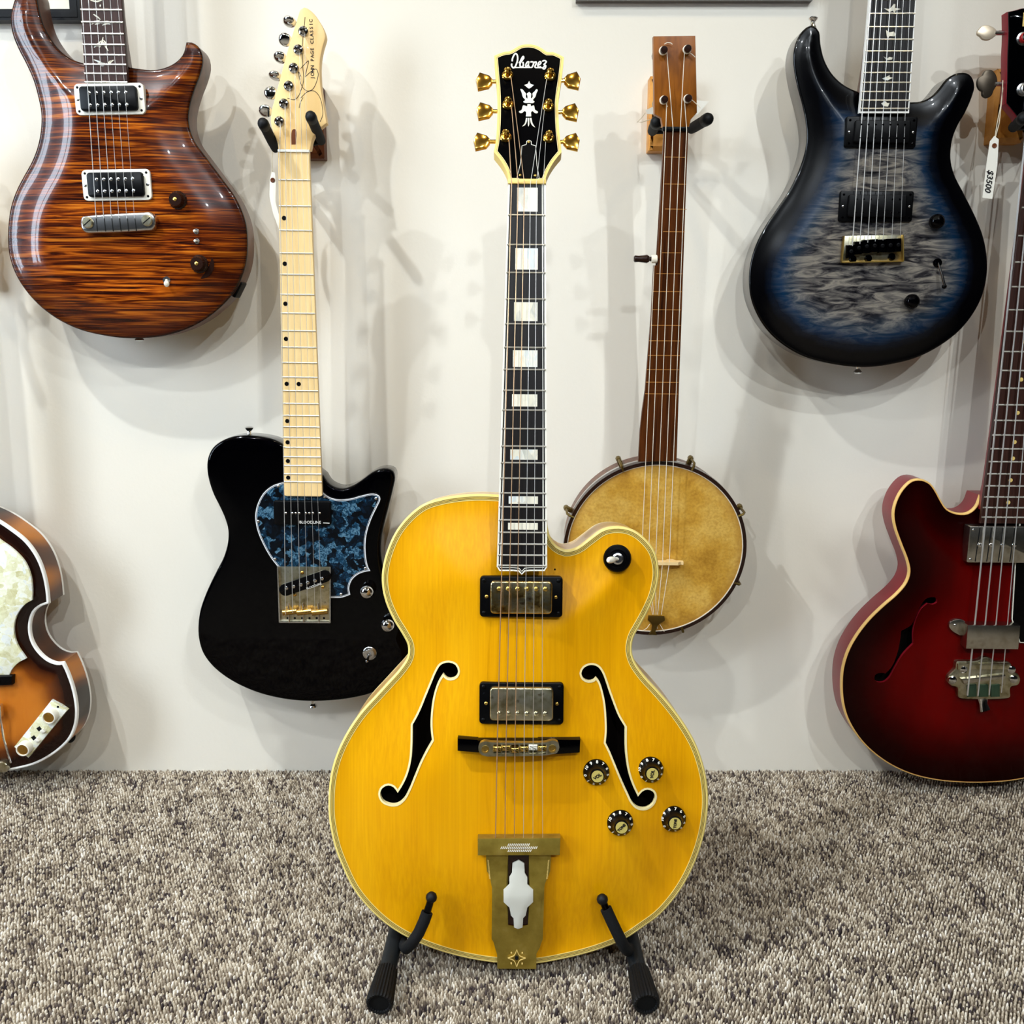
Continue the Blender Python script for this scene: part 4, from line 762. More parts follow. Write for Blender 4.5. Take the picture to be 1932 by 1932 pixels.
# ------------------------------------------------------------------ black single-cut guitar with maple neck
def black_guitar():
    z = lambda p: Z(p, 350, 780, 3.389); h = lambda p: Z(p, 440, 0, 4.025)
    G = mkframe((590, 1325), -.088, 0, (571.5, 933), (554, 287)); root = thing('solid_body_guitar', 'black electric guitar with blue pearloid pickguard and pale maple neck', 'guitar', G, 'guitars hanging on the wall')
    out = z([(622, 198, 'c'), (560, 168), (480, 150), (390, 142), (300, 150), (230, 176), (170, 222), (140, 282), (133, 350), (145, 430), (175, 520), (215, 600), (250, 680), (268, 750), (265, 830), (240, 920), (200, 1000), (160, 1080), (120, 1170), (90, 1260), (77, 1350), (80, 1440), (105, 1530), (160, 1610), (240, 1680), (340, 1740), (460, 1790), (580, 1822), (700, 1840), (820, 1845), (940, 1840), (1060, 1825), (1180, 1796), (1300, 1740), (1390, 1650), (1440, 1540), (1450, 1430), (1425, 1320), (1375, 1210), (1315, 1110), (1270, 1010), (1250, 910), (1252, 800), (1272, 700), (1302, 580), (1326, 480), (1338, 412), (1326, 372), (1290, 355), (1240, 358), (1190, 380), (1130, 424), (1070, 462), (1005, 482), (945, 470), (905, 442), (880, 400, 'c')])
    O = ccw(spline(G.poly(out), .005)); hf = carve(0, .05, .005); MB().plate(O, (), hf, rings=(.0006, .0015, .003, .005), grid=.02).build('body_face', 'black_gloss', root, G, smooth=60); sides(root, G, O, -.044, -.005, 'black_gloss')
    nb = .010; L0, L1 = G.at(524.5, 287, nb), G.at(535.3, 933, nb); R0, R1 = G.at(583.6, 287, nb), G.at(608.2, 933, nb); lf, rf = line_u(L0, L1), line_u(R0, R1); vn, ve = (L0[1] + R0[1]) / 2, (L1[1] + R1[1]) / 2
    tip = [(rf(ve) - .001, ve - .0018), (rf(ve) - .004, ve - .0028), (lf(ve) + .004, ve - .0028), (lf(ve) + .001, ve - .0018)]
    fingerboard(root, G, lf, rf, vn, ve, .006, 'maple', nb, tip=tip); neck_back(root, G, lf, rf, vn, ve, .016, .018, nb - .006, 'maple')
    L = vn - G.at(570, 1152, .016)[1]; frets(root, G, lf, rf, vn, L, 1, 21, nb + .0003, .0011)
    off = G.at(536, 415, nb)[0] - lf(G.at(536, 415, nb)[1])
    for k in (3, 5, 7, 9, 12, 12.1, 15, 17, 19, 21):
        kk = int(k); v = (fv(vn, L, kk) + fv(vn, L, kk - 1)) / 2; u = lf(v) + off + (.017 if k == 12.1 else 0); MB().prism(circle(u, v, .0031, 16), nb - .001, nb + .0002).build('dot_inlay', 'black_satin', root, G)
    MB().prism(rrect((lf(vn) + rf(vn)) / 2, vn + .0015, rf(vn) - lf(vn), .0036, .0005), nb - .006, nb + .0022, .0005).build('nut', 'ivory', root, G)
    nh = nb - .0055; ho = ccw(spline(G.poly(h([(340, 1140, 'c'), (335, 1085), (305, 1010), (284, 935), (288, 850), (312, 755), (350, 610), (390, 460), (430, 320), (470, 190), (494, 112), (510, 70), (537, 54), (562, 62), (612, 102), (660, 170), (690, 230), (701, 280), (682, 350), (662, 450), (659, 560), (668, 680), (688, 800), (710, 935, 'c'), (668, 968), (622, 1020), (600, 1060), (584, 1140, 'c')]), nh), .004))
    MB().prism(ho, nh - .014, nh, .0018, 2).build('headstock', 'maple_head', root, G, smooth=40)
    MB().prism(ccw(spline(G.poly(h([(443, 1098, 'c'), (443, 1010), (450, 985), (463, 980), (476, 985), (482, 1010), (474, 1098, 'c')]), nh), .002)), nh - .002, nh + .0002).build('truss_rod_slot', 'hanger_dark', root, G)
    posts = [(528, 232), (490, 372), (455, 512), (417, 648), (380, 783), (345, 918)]; btn = [(428, 166, .5), (395, 302, .9), (357, 436, .6), (320, 577, .35), (286, 706, 1.0), (245, 842, .8)]
    for (x, y), (bx, by, f) in zip(posts, btn):
        q = G.at(*h([(x, y)])[0], nh + .004); tuner_post(root, G, q[0], q[1], nh, 'chrome', 1.25)
        c = G.at(*h([(bx, by)])[0], nh - .008); e = G.at(*h([(bx + 62, by + 14)])[0], nh - .008); a = math.atan2(e[1] - c[1], e[0] - c[0])
        t = MB().lathe([(.0005, -.0032), (.006, -.0030), (.0088, -.0016), (.0092, 0), (.0088, .0016), (.006, .0030), (.0005, .0032)], seg=20, M=Matrix.Translation((c[0], c[1], nh - .008)) @ Matrix.Rotation(a, 4, 'Z') @ Matrix.Rotation(math.acos(f) * .9, 4, 'X') @ Matrix.Diagonal((1, .95, 1, 1))).build('tuner_button', 'chrome', root, G, smooth=60)
        MB().tube([(c[0], c[1], nh - .008), (e[0] + .002, e[1], nh - .008)], .002, 8).build('shaft', 'chrome', t, G)
    sx = [353, 396, 437, 478, 519, 560]; by = [(640, 1285), (685, 1275), (733, 1270), (780, 1268), (828, 1265), (868, 1262)]
    for i in range(6):
        x, y = posts[5 - i]; p0 = G.wp(*G.at(*h([(x + 14, y + 12)])[0], nh + .006), nh + .006); p1 = G.wp(*G.at(*h([(sx[i], 1152)])[0], nb + .0022), nb + .0022); p2 = G.wp(*G.at(*z([by[i]])[0], .0165), .0165); string(root, [p0, p1, p2], (.00052, .00046, .0004, .0003, .00026, .00022)[i])
    mb = MB()
    for k, ch in enumerate('JOHN PAGE CLASSIC'):
        t = k / 16; q = G.at(*h([(603 - 12 * t + 4 * math.sin(t * 3), 590 - 432 * t)])[0], nh); mb.text(ch, .0062, T(q[0], q[1], nh + .0002, math.pi / 2 + .02), bold=.0001)
    mb.build('headstock_lettering', 'ink', root, G, smooth=0)
    mb = MB()
    for st in ([(545, 130), (540, 190), (528, 300), (524, 400), (528, 500), (535, 610), (520, 670), (495, 730), (465, 757), (412, 745)], [(512, 520), (540, 490), (572, 462), (560, 520), (546, 585)], [(546, 585), (590, 545), (630, 525), (645, 560), (630, 630), (600, 680), (560, 690), (525, 660), (505, 600), (497, 545), (515, 580)], [(512, 745), (560, 700), (610, 690), (650, 725), (675, 800), (680, 870), (660, 925)], [(500, 820), (510, 780), (530, 740)]): mb.stroke(spline(G.poly(h(st), nh), .001, False), .0007, nh - .0002, nh + .00025)
    mb.build('signature', 'ink', root, G, smooth=0)
    # pickguard
    po = ccw(spline(G.poly(z([(622, 436, 'c'), (560, 456), (500, 502), (460, 572), (443, 650), (455, 740), (490, 830), (540, 920), (590, 985, 'c'), (620, 1182, 'c'), (940, 1182), (1005, 1179), (1058, 1160, 'c'), (1050, 1118), (1065, 1070), (1100, 1035), (1145, 1016), (1187, 1010, 'c'), (1168, 970), (1155, 880), (1160, 780), (1190, 680), (1230, 595), (1250, 548), (1240, 522), (1200, 508), (1130, 520), (1050, 541), (970, 545), (910, 525), (876, 495, 'c'), (872, 440, 'c')]), .002), .004))
    pg = MB().prism(po, -.001, .0022, .0004, 1).build('pickguard', 'pearl_dark', root, G); band(pg, G, po, -.0001, .0034, lambda d, x, y: d * 0 + .0022, .0002, -.0005, 'guard_binding', 'pickguard_edge', 4)
    for x, y in ((592, 465), (465, 690), (572, 932), (888, 535), (1218, 545), (1150, 992), (994, 1157)): q = G.at(*z([(x, y)])[0], .003); dome('screw', pg, G, q[0], q[1], .0024, .0022, 'steel')
    a, c = G.at(*z([(566, 710)])[0], .008), G.at(*z([(928, 562)])[0], .008); n0 = .009
    p9 = MB().prism(rrect((a[0] + c[0]) / 2, (a[1] + c[1]) / 2, c[0] - a[0], c[1] - a[1], .003), .001, n0, .0015).build('neck_pickup', 'black_plastic', root, G)
    for x in (642, 683, 705, 727, 770, 792, 815, 858): q = G.at(*z([(x, 637)])[0], n0); dome('pole_screw', p9, G, q[0], q[1], n0, .0018, 'steel')
    q = G.at(*z([(828, 697)])[0], n0); MB().text('BLOODLINE', .0058, T(q[0] - .007, q[1], n0 + .0002)).stroke([(q[0] + .012, q[1] - .0006), (q[0] + .021, q[1] - .0008)], .0008, n0, n0 + .0002).build('pickup_lettering', 'white_bind', p9, G, smooth=0)
    # bridge plate, slanted pickup and three saddles
    bp = ccw([G.at(*q_, .004) for q_ in z([(588, 980), (924, 982), (924, 1340), (600, 1338)])]); bo = MB().prism(bp, -.0005, .0042, .0006).build('bridge_plate', 'worn_nickel', root, G)
    for pts in ([(588, 980), (600, 1338)], [(600, 1336), (924, 1338)], [(924, 982), (924, 1340)]): MB().stroke([G.at(*q_, .008) for q_ in z(pts)], .0016, .003, .0075).build('bridge_lip', 'steel', bo, G, smooth=20)
    ca, cb = G.at(*z([(632, 1132)])[0], .009), G.at(*z([(895, 1040)])[0], .009); ang = math.atan2(cb[1] - ca[1], cb[0] - ca[0]); ll = math.dist(ca, cb)
    sp = MB().prism(rrect((ca[0] + cb[0]) / 2, (ca[1] + cb[1]) / 2, ll + .016, .0185, .0092, ang), .003, .0085, .001).build('bridge_pickup', 'black_plastic', root, G)
    for x, y in ((645, 1118), (690, 1108), (737, 1096), (782, 1083), (828, 1070), (873, 1057)): q = G.at(*z([(x, y)])[0], .0085); dome('pole_piece', sp, G, q[0], q[1], .0085, .0026, 'steel', .0006)
    for x, y in ((745, 1020), (698, 1162), (876, 1112)): q = G.at(*z([(x, y)])[0], .006); dome('screw', bo, G, q[0], q[1], .0042, .0026, 'brass')
    q = G.at(*z([(822, 1104)])[0], .0085); MB().text('BLOODLINE', .0044, T(q[0], q[1], .0087, ang)).build('pickup_lettering', 'white_bind', sp, G, smooth=0)
    for xa, xb in ((622, 712), (714, 806), (808, 908)):
        pa, pb = G.at(*z([(xa, 1276)])[0], .012), G.at(*z([(xb, 1266)])[0], .012); sd = MB().tube([(pa[0], pa[1], .0105), (pb[0], pb[1], .0105)], .0046, 14).build('saddle', 'brass', root, G, smooth=50)
        pm = (pa[0] + pb[0]) / 2; pv = (pa[1] + pb[1]) / 2
        MB().tube([(pm - .002, pv + .014, .0105), (pm - .002, pv - .016, .0095)], .0013, 8).build('intonation_screw', 'steel', sd, G)
        for o_ in (-.0095, .0065): MB().tube([(pm + o_, pv, .004), (pm + o_, pv, .0158)], .0012, 8).build('height_screw', 'brass', sd, G)
    for x in (652, 698, 745, 792, 838, 885): q = G.at(*z([(x, 1310)])[0], .005); dome('string_hole', bo, G, q[0], q[1], .0041, .0018, 'dark_hole', .0003)
    for x, y in ((1160, 1150), (1293, 1362)):
        q = G.at(*z([(x, y)])[0], .014); MB().lathe([(.0085, 0), (.0088, .003), (.0086, .010), (.0100, .0115), (.0104, .014), (.0098, .0175), (.0075, .0205), (.004, .0222), (.0006, .0226)], (q[0], q[1] + .002, 0), 32).build('knob', 'chrome', root, G, smooth=50)
    q = G.at(*z([(1176, 1538)])[0], .004); k = MB().lathe([(.0105, 0), (.0104, .0015), (.009, .0024), (.0068, .0026), (.0066, .0042), (.004, .0042), (.0038, .0015), (.001, .0015)], (q[0], q[1], 0), 28).build('toggle_switch', 'steel', root, G)
    d = Vector((-.15, -.5, 1)).normalized(); Q = G.M @ T(q[0], q[1], .003) @ d.to_track_quat('Z', 'Y').to_matrix().to_4x4(); MB().lathe([(.0016, 0), (.002, .012), (.0024, .016), (.0005, .018)], seg=12).build('switch_tip', 'chrome', k, Q)
    q = G.at(*z([(408, 118)])[0], -.022); strap_button(root, G, q[0], q[1] - .0055, -.022, down=False); q = G.at(*z([(815, 1858)])[0], -.022); strap_button(root, G, q[0], q[1] + .008, -.022)
black_guitar()

# ------------------------------------------------------------------ banjo
def banjo():
    h = lambda p: Z(p, 1020, 40, 4.39); nk = lambda p: Z(p, 1160, 440, 4.2); z = lambda p: Z(p, 1040, 820, 4.83)
    G = mkframe((1237, 1192), -.075, -5.5, (1240, 872), (1276, 247)); root = thing('banjo', 'old five-string banjo with yellowed skin head and brown neck', 'banjo', G)
    # the hoop is a true circle in the banjo's own plane
    q = [G.at(*p) for p in ((1063, 1010), (1409, 1030), (1240, 874), (1237, 1193))]; R = (q[1][0] - q[0][0]) / 2; cx = (q[0][0] + q[1][0]) / 2; cy = (q[2][1] + q[3][1]) / 2; Rv = (q[2][1] - q[3][1]) / 2; R = (R + Rv) / 2
    C = circle(cx, cy, R, 96)
    MB().plate(offset(C, .003), (), lambda d, x, y: d * 0 + .0005, rings=(.004,), grid=.02).build('skin_head', 'skin_head', root, G, smooth=0)
    MB().ring(offset(C, -.0015), offset(C, .0035), -.010, .0022).build('tension_hoop', 'tortoise', root, G, smooth=40); MB().ring(offset(C, .0030), offset(C, .0048), -.002, .0012).build('flesh_hoop', 'gut', root, G, smooth=40)
    MB().ring(offset(C, .0018), offset(C, .010), -.052, -.009).build('rim', 'mahogany', root, G, smooth=40); MB().ring(offset(C, .0005), offset(C, .009), -.024, -.012).build('rim_band', 'steel', root, G, smooth=40)
    for px, py in ((1172, 878), (1308, 880), (1070, 970), (1404, 968), (1392, 1101), (1287, 1187), (1090, 1120), (1150, 1172)):
        u, v = G.at(px, py); a = math.atan2(v - cy, u - cx); c, s = math.cos(a), math.sin(a); P = lambda r_, n: (cx + r_ * c, cy + r_ * s, n)
        k = MB().tube([P(R - .003, .003), P(R + .0045, .003), P(R + .0075, -.002), P(R + .0075, -.034)], .0019, 8).build('bracket_hook', 'brass_dark', root, G)
        MB().lathe([(.0042, 0), (.0042, .006), (.003, .010), (.001, .0105)], P(R + .0075, -.036), 8).build('bracket_nut', 'brass_dark', k, G); MB().prism(rrect(cx + (R + .004) * c, cy + (R + .004) * s, .012, .007, .002, a), -.034, -.028, .001).build('bracket_shoe', 'brass_dark', k, G)
    nb = .010; lo = nk([(353, 0), (346, 180)]); nl = G.poly(h([(1024, 885)]) + nk([(340, 200), (340, 255, 'c'), (308, 256, 'c'), (300, 420), (288, 650), (272, 850), (258, 1020), (240, 1250), (218, 1400), (200, 1560), (186, 1812, 'c')]), nb); nr = G.poly(nk([(490, 1806, 'c'), (500, 1500), (513, 1100), (527, 750), (540, 350), (552, 0)]) + h([(1224, 885)]), nb)
    no = ccw([p[:2] for p in nl + nr]); MB().prism(no, nb - .007, nb, .0006, 1).build('fingerboard', 'banjo_neck', root, G)
    lf2, rf2 = line_u(nl[0], G.at(1222, 760, nb)), line_u(nr[-1], nr[0]); neck_back(root, G, lf2, rf2, nl[0][1], nr[0][1] + .004, .018, .026, nb - .007, 'banjo_neck', heel=(.15, .02))
    for x, y in ((1010, 1125), (1010, 1348), (1015, 1555), (1000, 1742)): a = G.at(*h([(x + 15, y)])[0], nb); b = G.at(*h([(x + 195, y)])[0], nb); MB().stroke([a, (b[0], a[1])], .0007, nb - .0003, nb + .0005).build('fret_line', 'brass_line', root, G, smooth=0)
    for x0, x1, y in ((370, 540, 155), (325, 538, 320), (295, 533, 462), (290, 528, 606), (280, 524, 730), (268, 520, 852), (260, 520, 968), (250, 514, 1080), (242, 508, 1180), (236, 502, 1272)):
        a, b = G.at(*nk([(x0 + 4, y)])[0], nb), G.at(*nk([(x1 - 4, y)])[0], nb); MB().stroke([a, (b[0], (a[1] + b[1]) / 2)], .0007, nb - .0003, nb + .0005).build('fret_line', 'brass_line', root, G, smooth=0)
    ho = ccw(G.poly(h([(937, 122), (1284, 118), (1298, 755), (1245, 815), (1232, 875), (1014, 875), (1000, 800), (945, 770)]), nb)); MB().prism(ho, nb - .014, nb - .001, .0012).build('headstock', 'banjo_head_wood', root, G)
    a, b = G.at(*h([(1012, 890)])[0], nb + .003), G.at(*h([(1226, 890)])[0], nb + .003); MB().prism(rrect((a[0] + b[0]) / 2, a[1], b[0] - a[0], .0055, .0008), nb - .004, nb + .003, .0008).build('nut', 'black_satin', root, G)
    pegs = [(1018, 235), (1215, 225), (1022, 645), (1220, 635)]; sn = [(1037, 895), (1097, 895), (1157, 895), (1210, 895)]; wrap = [(1045, 655), (1045, 250), (1192, 240), (1192, 660)]
    for x, y in pegs:
        q = G.at(*h([(x, y)])[0], nb + .006); pg = MB().lathe([(.0048, 0), (.0044, .010), (.0046, .0135), (.004, .0145), (.0006, .0147)], (q[0], q[1] - .001, nb - .001), 16).build('tuning_peg', 'tortoise', root, G); MB().lathe([(.0046, 0), (.0054, .001), (.0054, .004), (.0046, .005)], (q[0], q[1] - .001, nb + .001), 16).build('string_winding', 'gut', pg, G)
        MB().lathe([(.004, 0), (.004, -.008), (.009, -.014), (.009, -.024), (.002, -.026)], (q[0], q[1] - .001, nb - .015), 14, M=None).build('peg_handle', 'tortoise', pg, G)
    for p in ([(1025, 190), (1050, 176), (1078, 180), (1092, 192)], [(1225, 255), (1255, 275), (1280, 298)], [(1032, 668), (1042, 690), (1050, 710)], [(1250, 650), (1285, 680), (1325, 715)]): MB().tube([(u, v, nb + .004) for u, v in G.poly(h(p), nb + .004)], .0005, 6).build('string_end', 'gut', root, G)
    bx = [(835, 890), (890, 960), (950, 1100), (1020, 1165), (1078, 1160)]
    bv = G.at(*z([(1080, 1172)])[0], .012)[1]; ends = [(925, 1640), (935, 1640), (955, 1640), (970, 1640), (1003, 1640)]
    tops = [None] + [G.at(*h([p])[0], nb + .003) for p in sn]; base = [G.at(*z([p])[0], .008) for p in ((862, 100), (922, 100), (988, 100), (1052, 100), (1113, 100))]
    peg5 = G.at(*nk([(312, 250)])[0], nb + .004)
    for i in range(5):
        t0 = peg5 if i == 0 else tops[i]; f = line_u(t0, base[i]); b_ = (f(bv), bv); e = G.at(*z([ends[i]])[0], .004); pts = [G.wp(t0[0], t0[1], nb + .003), G.wp(b_[0], b_[1], .014), G.wp(e[0], e[1], .004)]
        if i: w_ = G.at(*h([wrap[i - 1]])[0], nb + .004); pts = [G.wp(w_[0], w_[1], nb + .004)] + pts
        string(root, pts, .00045, 'gut')
    a, b = G.at(*z([(880, 1182)])[0], .008), G.at(*z([(1200, 1170)])[0], .008); mb = MB()
    bd = MB().prism([(a[0] - .012, 0), (a[0] - .012, .012), (a[0] - .006, .0145), (b[0] - .008, .0145), (b[0] - .004, .011), (b[0], .012), (b[0], .006), (b[0] - .010, .005), (b[0] - .014, .0), (b[0] - .022, .0), (b[0] - .026, .006), (a[0] + .012, .006), (a[0] + .008, 0)], -.0025, .0025, .0005, 1, M=Matrix.Translation((0, bv, .0005)) @ Matrix.Rotation(math.pi / 2, 4, 'X')).build('bridge', 'maple', root, G)
    tp = ccw(G.poly(z([(885, 1650), (1030, 1655), (1036, 1690), (1000, 1712), (970, 1735), (950, 1790), (962, 1825), (885, 1820), (915, 1780), (920, 1740), (905, 1710), (880, 1690)]), .003)); MB().prism(tp, .0015, .005, .0008).build('tailpiece', 'brass_dark', root, G)
    for p in ([(985, 1720), (1030, 1795)], [(900, 1725), (870, 1765), (830, 1790)], [(965, 1740), (968, 1770)]): MB().tube([(u, v, .003) for u, v in G.poly(z(p), .003)], .0004, 6).build('string_end', 'gut', root, G)
    # fifth-string side peg
    a, b = G.at(*nk([(342, 205)])[0], nb - .003), G.at(*nk([(150, 203)])[0], nb - .003); d = Vector((b[0] - a[0], b[1] - a[1], 0)); l = d.length; Q = G.M @ T(a[0], a[1], nb - .003) @ d.to_track_quat('Z', 'Y').to_matrix().to_4x4()
    p5 = MB().lathe([(.003, -.004), (.0034, l * .28), (.0028, l * .34), (.0046, l * .4), (.0056, l * .46), (.0048, l * .62), (.0042, l * .8), (.0046, l * .96), (.003, l), (.0004, l)], seg=16).build('side_peg', 'tortoise', root, Q); MB().lathe([(.0042, l * .03), (.0054, l * .05), (.0054, l * .26), (.0042, l * .28)], seg=16).build('string_winding', 'gut', p5, Q)
banjo()

# ------------------------------------------------------------------ blue-grey seven-string guitar, upper right
def quilt_guitar():
    z = lambda p: Z(p, 1380, 0, 2.683); x8 = lambda p: Z(p, 1560, 330, 6.6625)
    G = mkframe((1632, 692), -.092, 0, (1653.6, 455), (1684.5, 0)); root = thing('solid_body_guitar', 'seven-string guitar with grey quilted top fading to blue and black', 'guitar', G, 'guitars hanging on the wall')
    out = z([(652, 466, 'c'), (610, 450), (560, 420), (510, 370), (472, 300), (453, 220), (447, 160), (432, 138), (408, 128), (380, 138), (348, 172), (325, 222), (314, 290), (320, 360), (336, 440), (360, 530), (378, 620), (383, 700), (370, 780), (335, 880), (290, 970), (230, 1060), (170, 1150), (125, 1240), (98, 1330), (90, 1420), (100, 1510), (135, 1600), (190, 1680), (270, 1750), (370, 1805), (480, 1836), (600, 1855), (700, 1858), (820, 1842), (940, 1810), (1050, 1755), (1150, 1680), (1225, 1590), (1275, 1490), (1297, 1380), (1295, 1290), (1275, 1190), (1235, 1090), (1180, 980), (1130, 880), (1112, 800), (1120, 710), (1145, 640), (1185, 570), (1220, 490), (1233, 440), (1226, 400), (1206, 374), (1175, 366), (1130, 374), (1090, 400), (1050, 450), (1010, 490), (960, 512), (910, 516, 'c')])
    O = ccw(spline(G.poly(out), .005)); hf = carve(.014, .055, .0022, .003)
    MB().plate(O, (), hf, grid=.005).build('carved_top', 'quilt_maple', root, G, smooth=60); sides(root, G, O, -.046, -.0022, 'smoke_side')
    nb = .016; (L0, L1, R0, R1) = [G.at(*p, nb) for p in z([(700, 0), (648, 572), (935, 0), (898, 572)])]; lf, rf = line_u(L0, L1), line_u(R0, R1); ve = (L1[1] + R1[1]) / 2
    vb = G.at(*z([(735, 1225)])[0], .02)[1]; vl = G.at(*z([(775, 550)])[0], nb)[1]; L = (vl - vb) * 4; vn = vb + L
    fingerboard(root, G, lf, rf, vn, ve, .006, 'ebony', nb, bind='white_bind', bw=.0014); MB().stroke([(lf(ve), ve + .0009), (rf(ve), ve + .0009)], .0022, nb - .005, nb + .0003).build('end_binding', 'white_bind', root, G)
    frets(root, G, lf, rf, vn, L, 1, 24, nb + .0004, .0011)
    neck_back(root, G, lf, rf, vn, G.at(*z([(690, 470)])[0], 0)[1], .015, .018, nb - .006, 'mahogany', heel=(.14, .028))
    MB().prism(ccw([(lf(vn) - .001, vn), (-.044, vn + .05), (-.038, vn + .16), (-.030, vn + .18), (.02, vn + .16), (.036, vn + .17), (.042, vn + .06), (rf(vn) + .001, vn)]), nb - .018, nb - .003, .002).build('headstock', 'mahogany', root, G); MB().prism(rrect((lf(vn) + rf(vn)) / 2, vn + .002, rf(vn) - lf(vn), .004), nb - .006, nb + .002).build('nut', 'black_satin', root, G)
    for sg, kk in ((-1, 4), (1, 3)):
        for k in range(kk): q = (sg * .028, vn + .05 + .032 * k); tuner_post(root, G, q[0], q[1], nb - .003, 'chrome'); tuner_button(root, G, circle(sg * .058, q[1], .009, 12, .006), nb - .010, .006, 'chrome', ((sg * .048, q[1]), (sg * .030, q[1])))
    birds = ([(772, 42), (795, 46), (808, 38), (822, 20), (830, 22), (828, 40), (858, 46), (832, 52), (826, 66), (816, 54), (800, 62), (790, 54)], [(782, 152), (800, 164), (822, 160), (832, 176), (824, 184), (800, 182), (792, 196), (786, 182)], [(770, 286), (788, 296), (800, 288), (816, 292), (812, 302), (796, 304), (786, 306)], [(762, 398), (786, 388), (800, 380), (800, 390), (818, 394), (800, 402), (790, 408), (770, 402)], [(758, 524), (778, 510), (788, 522), (800, 522), (792, 540), (770, 538)])
    for bd in birds: MB().prism(ccw(G.poly(z(bd), nb)), nb - .001, nb + .0003).build('bird_inlay', 'pearl_white', root, G, smooth=0)
    n0 = .0135
    for quad in ([(585, 588), (942, 590), (936, 748), (572, 746)], [(550, 964), (926, 968), (914, 1122), (544, 1122)]):
        rg, cv, wd, ht, loc, nt = top_pickup(root, G, z(quad), n0, 'black_plastic', 'black_satin', .003, (.0105, .0055), .0045)
        for j in range(7):
            for sy in (.0085, -.0085): q = loc((j - 3) * .0097, sy); dome('pole_piece', cv, G, q[0], q[1], nt + .005, .0013, 'black_gloss', .0006)
        for sx in (-1, 1):
            for sy in (-1, 0, 1): q = loc(sx * (wd / 2 - .005), sy * (ht / 2 - .005)); dome('mounting_screw', rg, G, q[0], q[1], nt, .0017, 'steel' if sy == 0 else 'black_gloss', .0007)
    # bridge
    bp = ccw([G.at(*p, n0 + .003) for p in x8([(225, 765), (960, 752), (968, 1085), (190, 1105)])]); bo = MB().prism(bp, n0 - .001, n0 + .003, .0008).build('bridge_plate', 'worn_nickel', root, G)
    for pts in ([(222, 765), (192, 1100)], [(192, 1100), (966, 1085)], [(966, 1085), (960, 752)]): MB().stroke([G.at(*p, n0 + .009) for p in x8(pts)], .0014, n0 + .002, n0 + .009).build('bridge_wall', 'gold_dull', bo, G, smooth=20)
    for i in range(7):
        x = 305 + i * 99; y0 = 880 - (0, 45, 65, 72, 70, 78, 82)[i]; q = ccw([G.at(*p, n0 + .011) for p in x8([(x - 44, y0), (x + 44, y0 - 4), (x + 40, y0 + 165), (x - 46, y0 + 168)])]); sd = MB().prism(q, n0 + .002, n0 + .011, .0012).build('saddle', 'black_gloss', root, G)
        c = [sum(p[k] for p in q) / 4 for k in (0, 1)]; MB().lathe([(.0028, 0), (.0026, .0014), (.0012, .0016), (.0012, .0006), (.0003, .0006)], (c[0], c[1], n0 + .0108), 12).build('saddle_screw', 'black_satin', sd, G)
    for x, y in ((330, 1060), (525, 1050), (820, 1030)): q = G.at(*x8([(x, y)])[0], n0 + .006); MB().lathe([(.005, 0), (.005, .003), (.0035, .0042), (.0005, .0044)], (q[0], q[1], n0 + .0025), 16).build('lock_screw', 'black_gloss', bo, G)
    sx = [(610, 705), (0, 0)]
    top = [662, 694, 728, 768, 806, 842, 880]; bot = [(612, 1245), (650, 1235), (690, 1228), (728, 1222), (767, 1216), (812, 1208), (855, 1200)]
    for i in range(7):
        a, b = G.at(*z([(top[i], 570)])[0], .0225), G.at(*z([bot[i]])[0], n0 + .0115); f = line_u(a, b); string(root, [G.wp(f(vn), vn, nb + .002), G.wp(a[0], a[1], .0225), G.wp(b[0], b[1], n0 + .0115)], (.0007, .0006, .00052, .00045, .00036, .0003, .00026)[i])
    for x, y in ((1038, 1122), (912, 1526)): q = G.at(*z([(x, y)])[0], .022); MB().lathe([(.0075, 0), (.0078, .003), (.0095, .006), (.0102, .010), (.0096, .0145), (.0072, .0178), (.0036, .0192), (.0005, .0195)], (q[0], q[1], .0125), 28).build('knob', 'black_gloss', root, G, smooth=60)
    q = G.at(*z([(1045, 1330)])[0], .016); k = MB().lathe([(.0062, 0), (.006, .003), (.004, .0036), (.0038, .006), (.001, .006)], (q[0], q[1], .0125), 18).build('toggle_switch', 'black_gloss', root, G)
    e = G.at(*z([(1080, 1450)])[0], .026); MB().tube([(q[0], q[1], .017), ((q[0] + e[0]) / 2, (q[1] + e[1]) / 2, .0225), (e[0], e[1], .026)], [.0016, .0018, .0022], 10).build('switch_lever', 'chrome', k, G)
    dome('lever_tip', k, G, e[0], e[1], .024, .0032, 'black_gloss', .004)
    q = G.at(*z([(640, 1872)])[0], -.02); strap_button(root, G, q[0], q[1] + .008, -.02); q = G.at(*z([(412, 112)])[0], -.012); strap_button(root, G, q[0], q[1] - .007, -.012, down=False)
    c = (lf(vn) + rf(vn)) / 2; return G.wp(c - .03, vn + .012, 0), G.wp(c + .03, vn + .012, 0)
woody('smoke_side', [(.3, (66, 60, 56)), (.7, (92, 84, 78))], (120, 8, 40), .22, coat=1.0)
QLN = quilt_guitar()
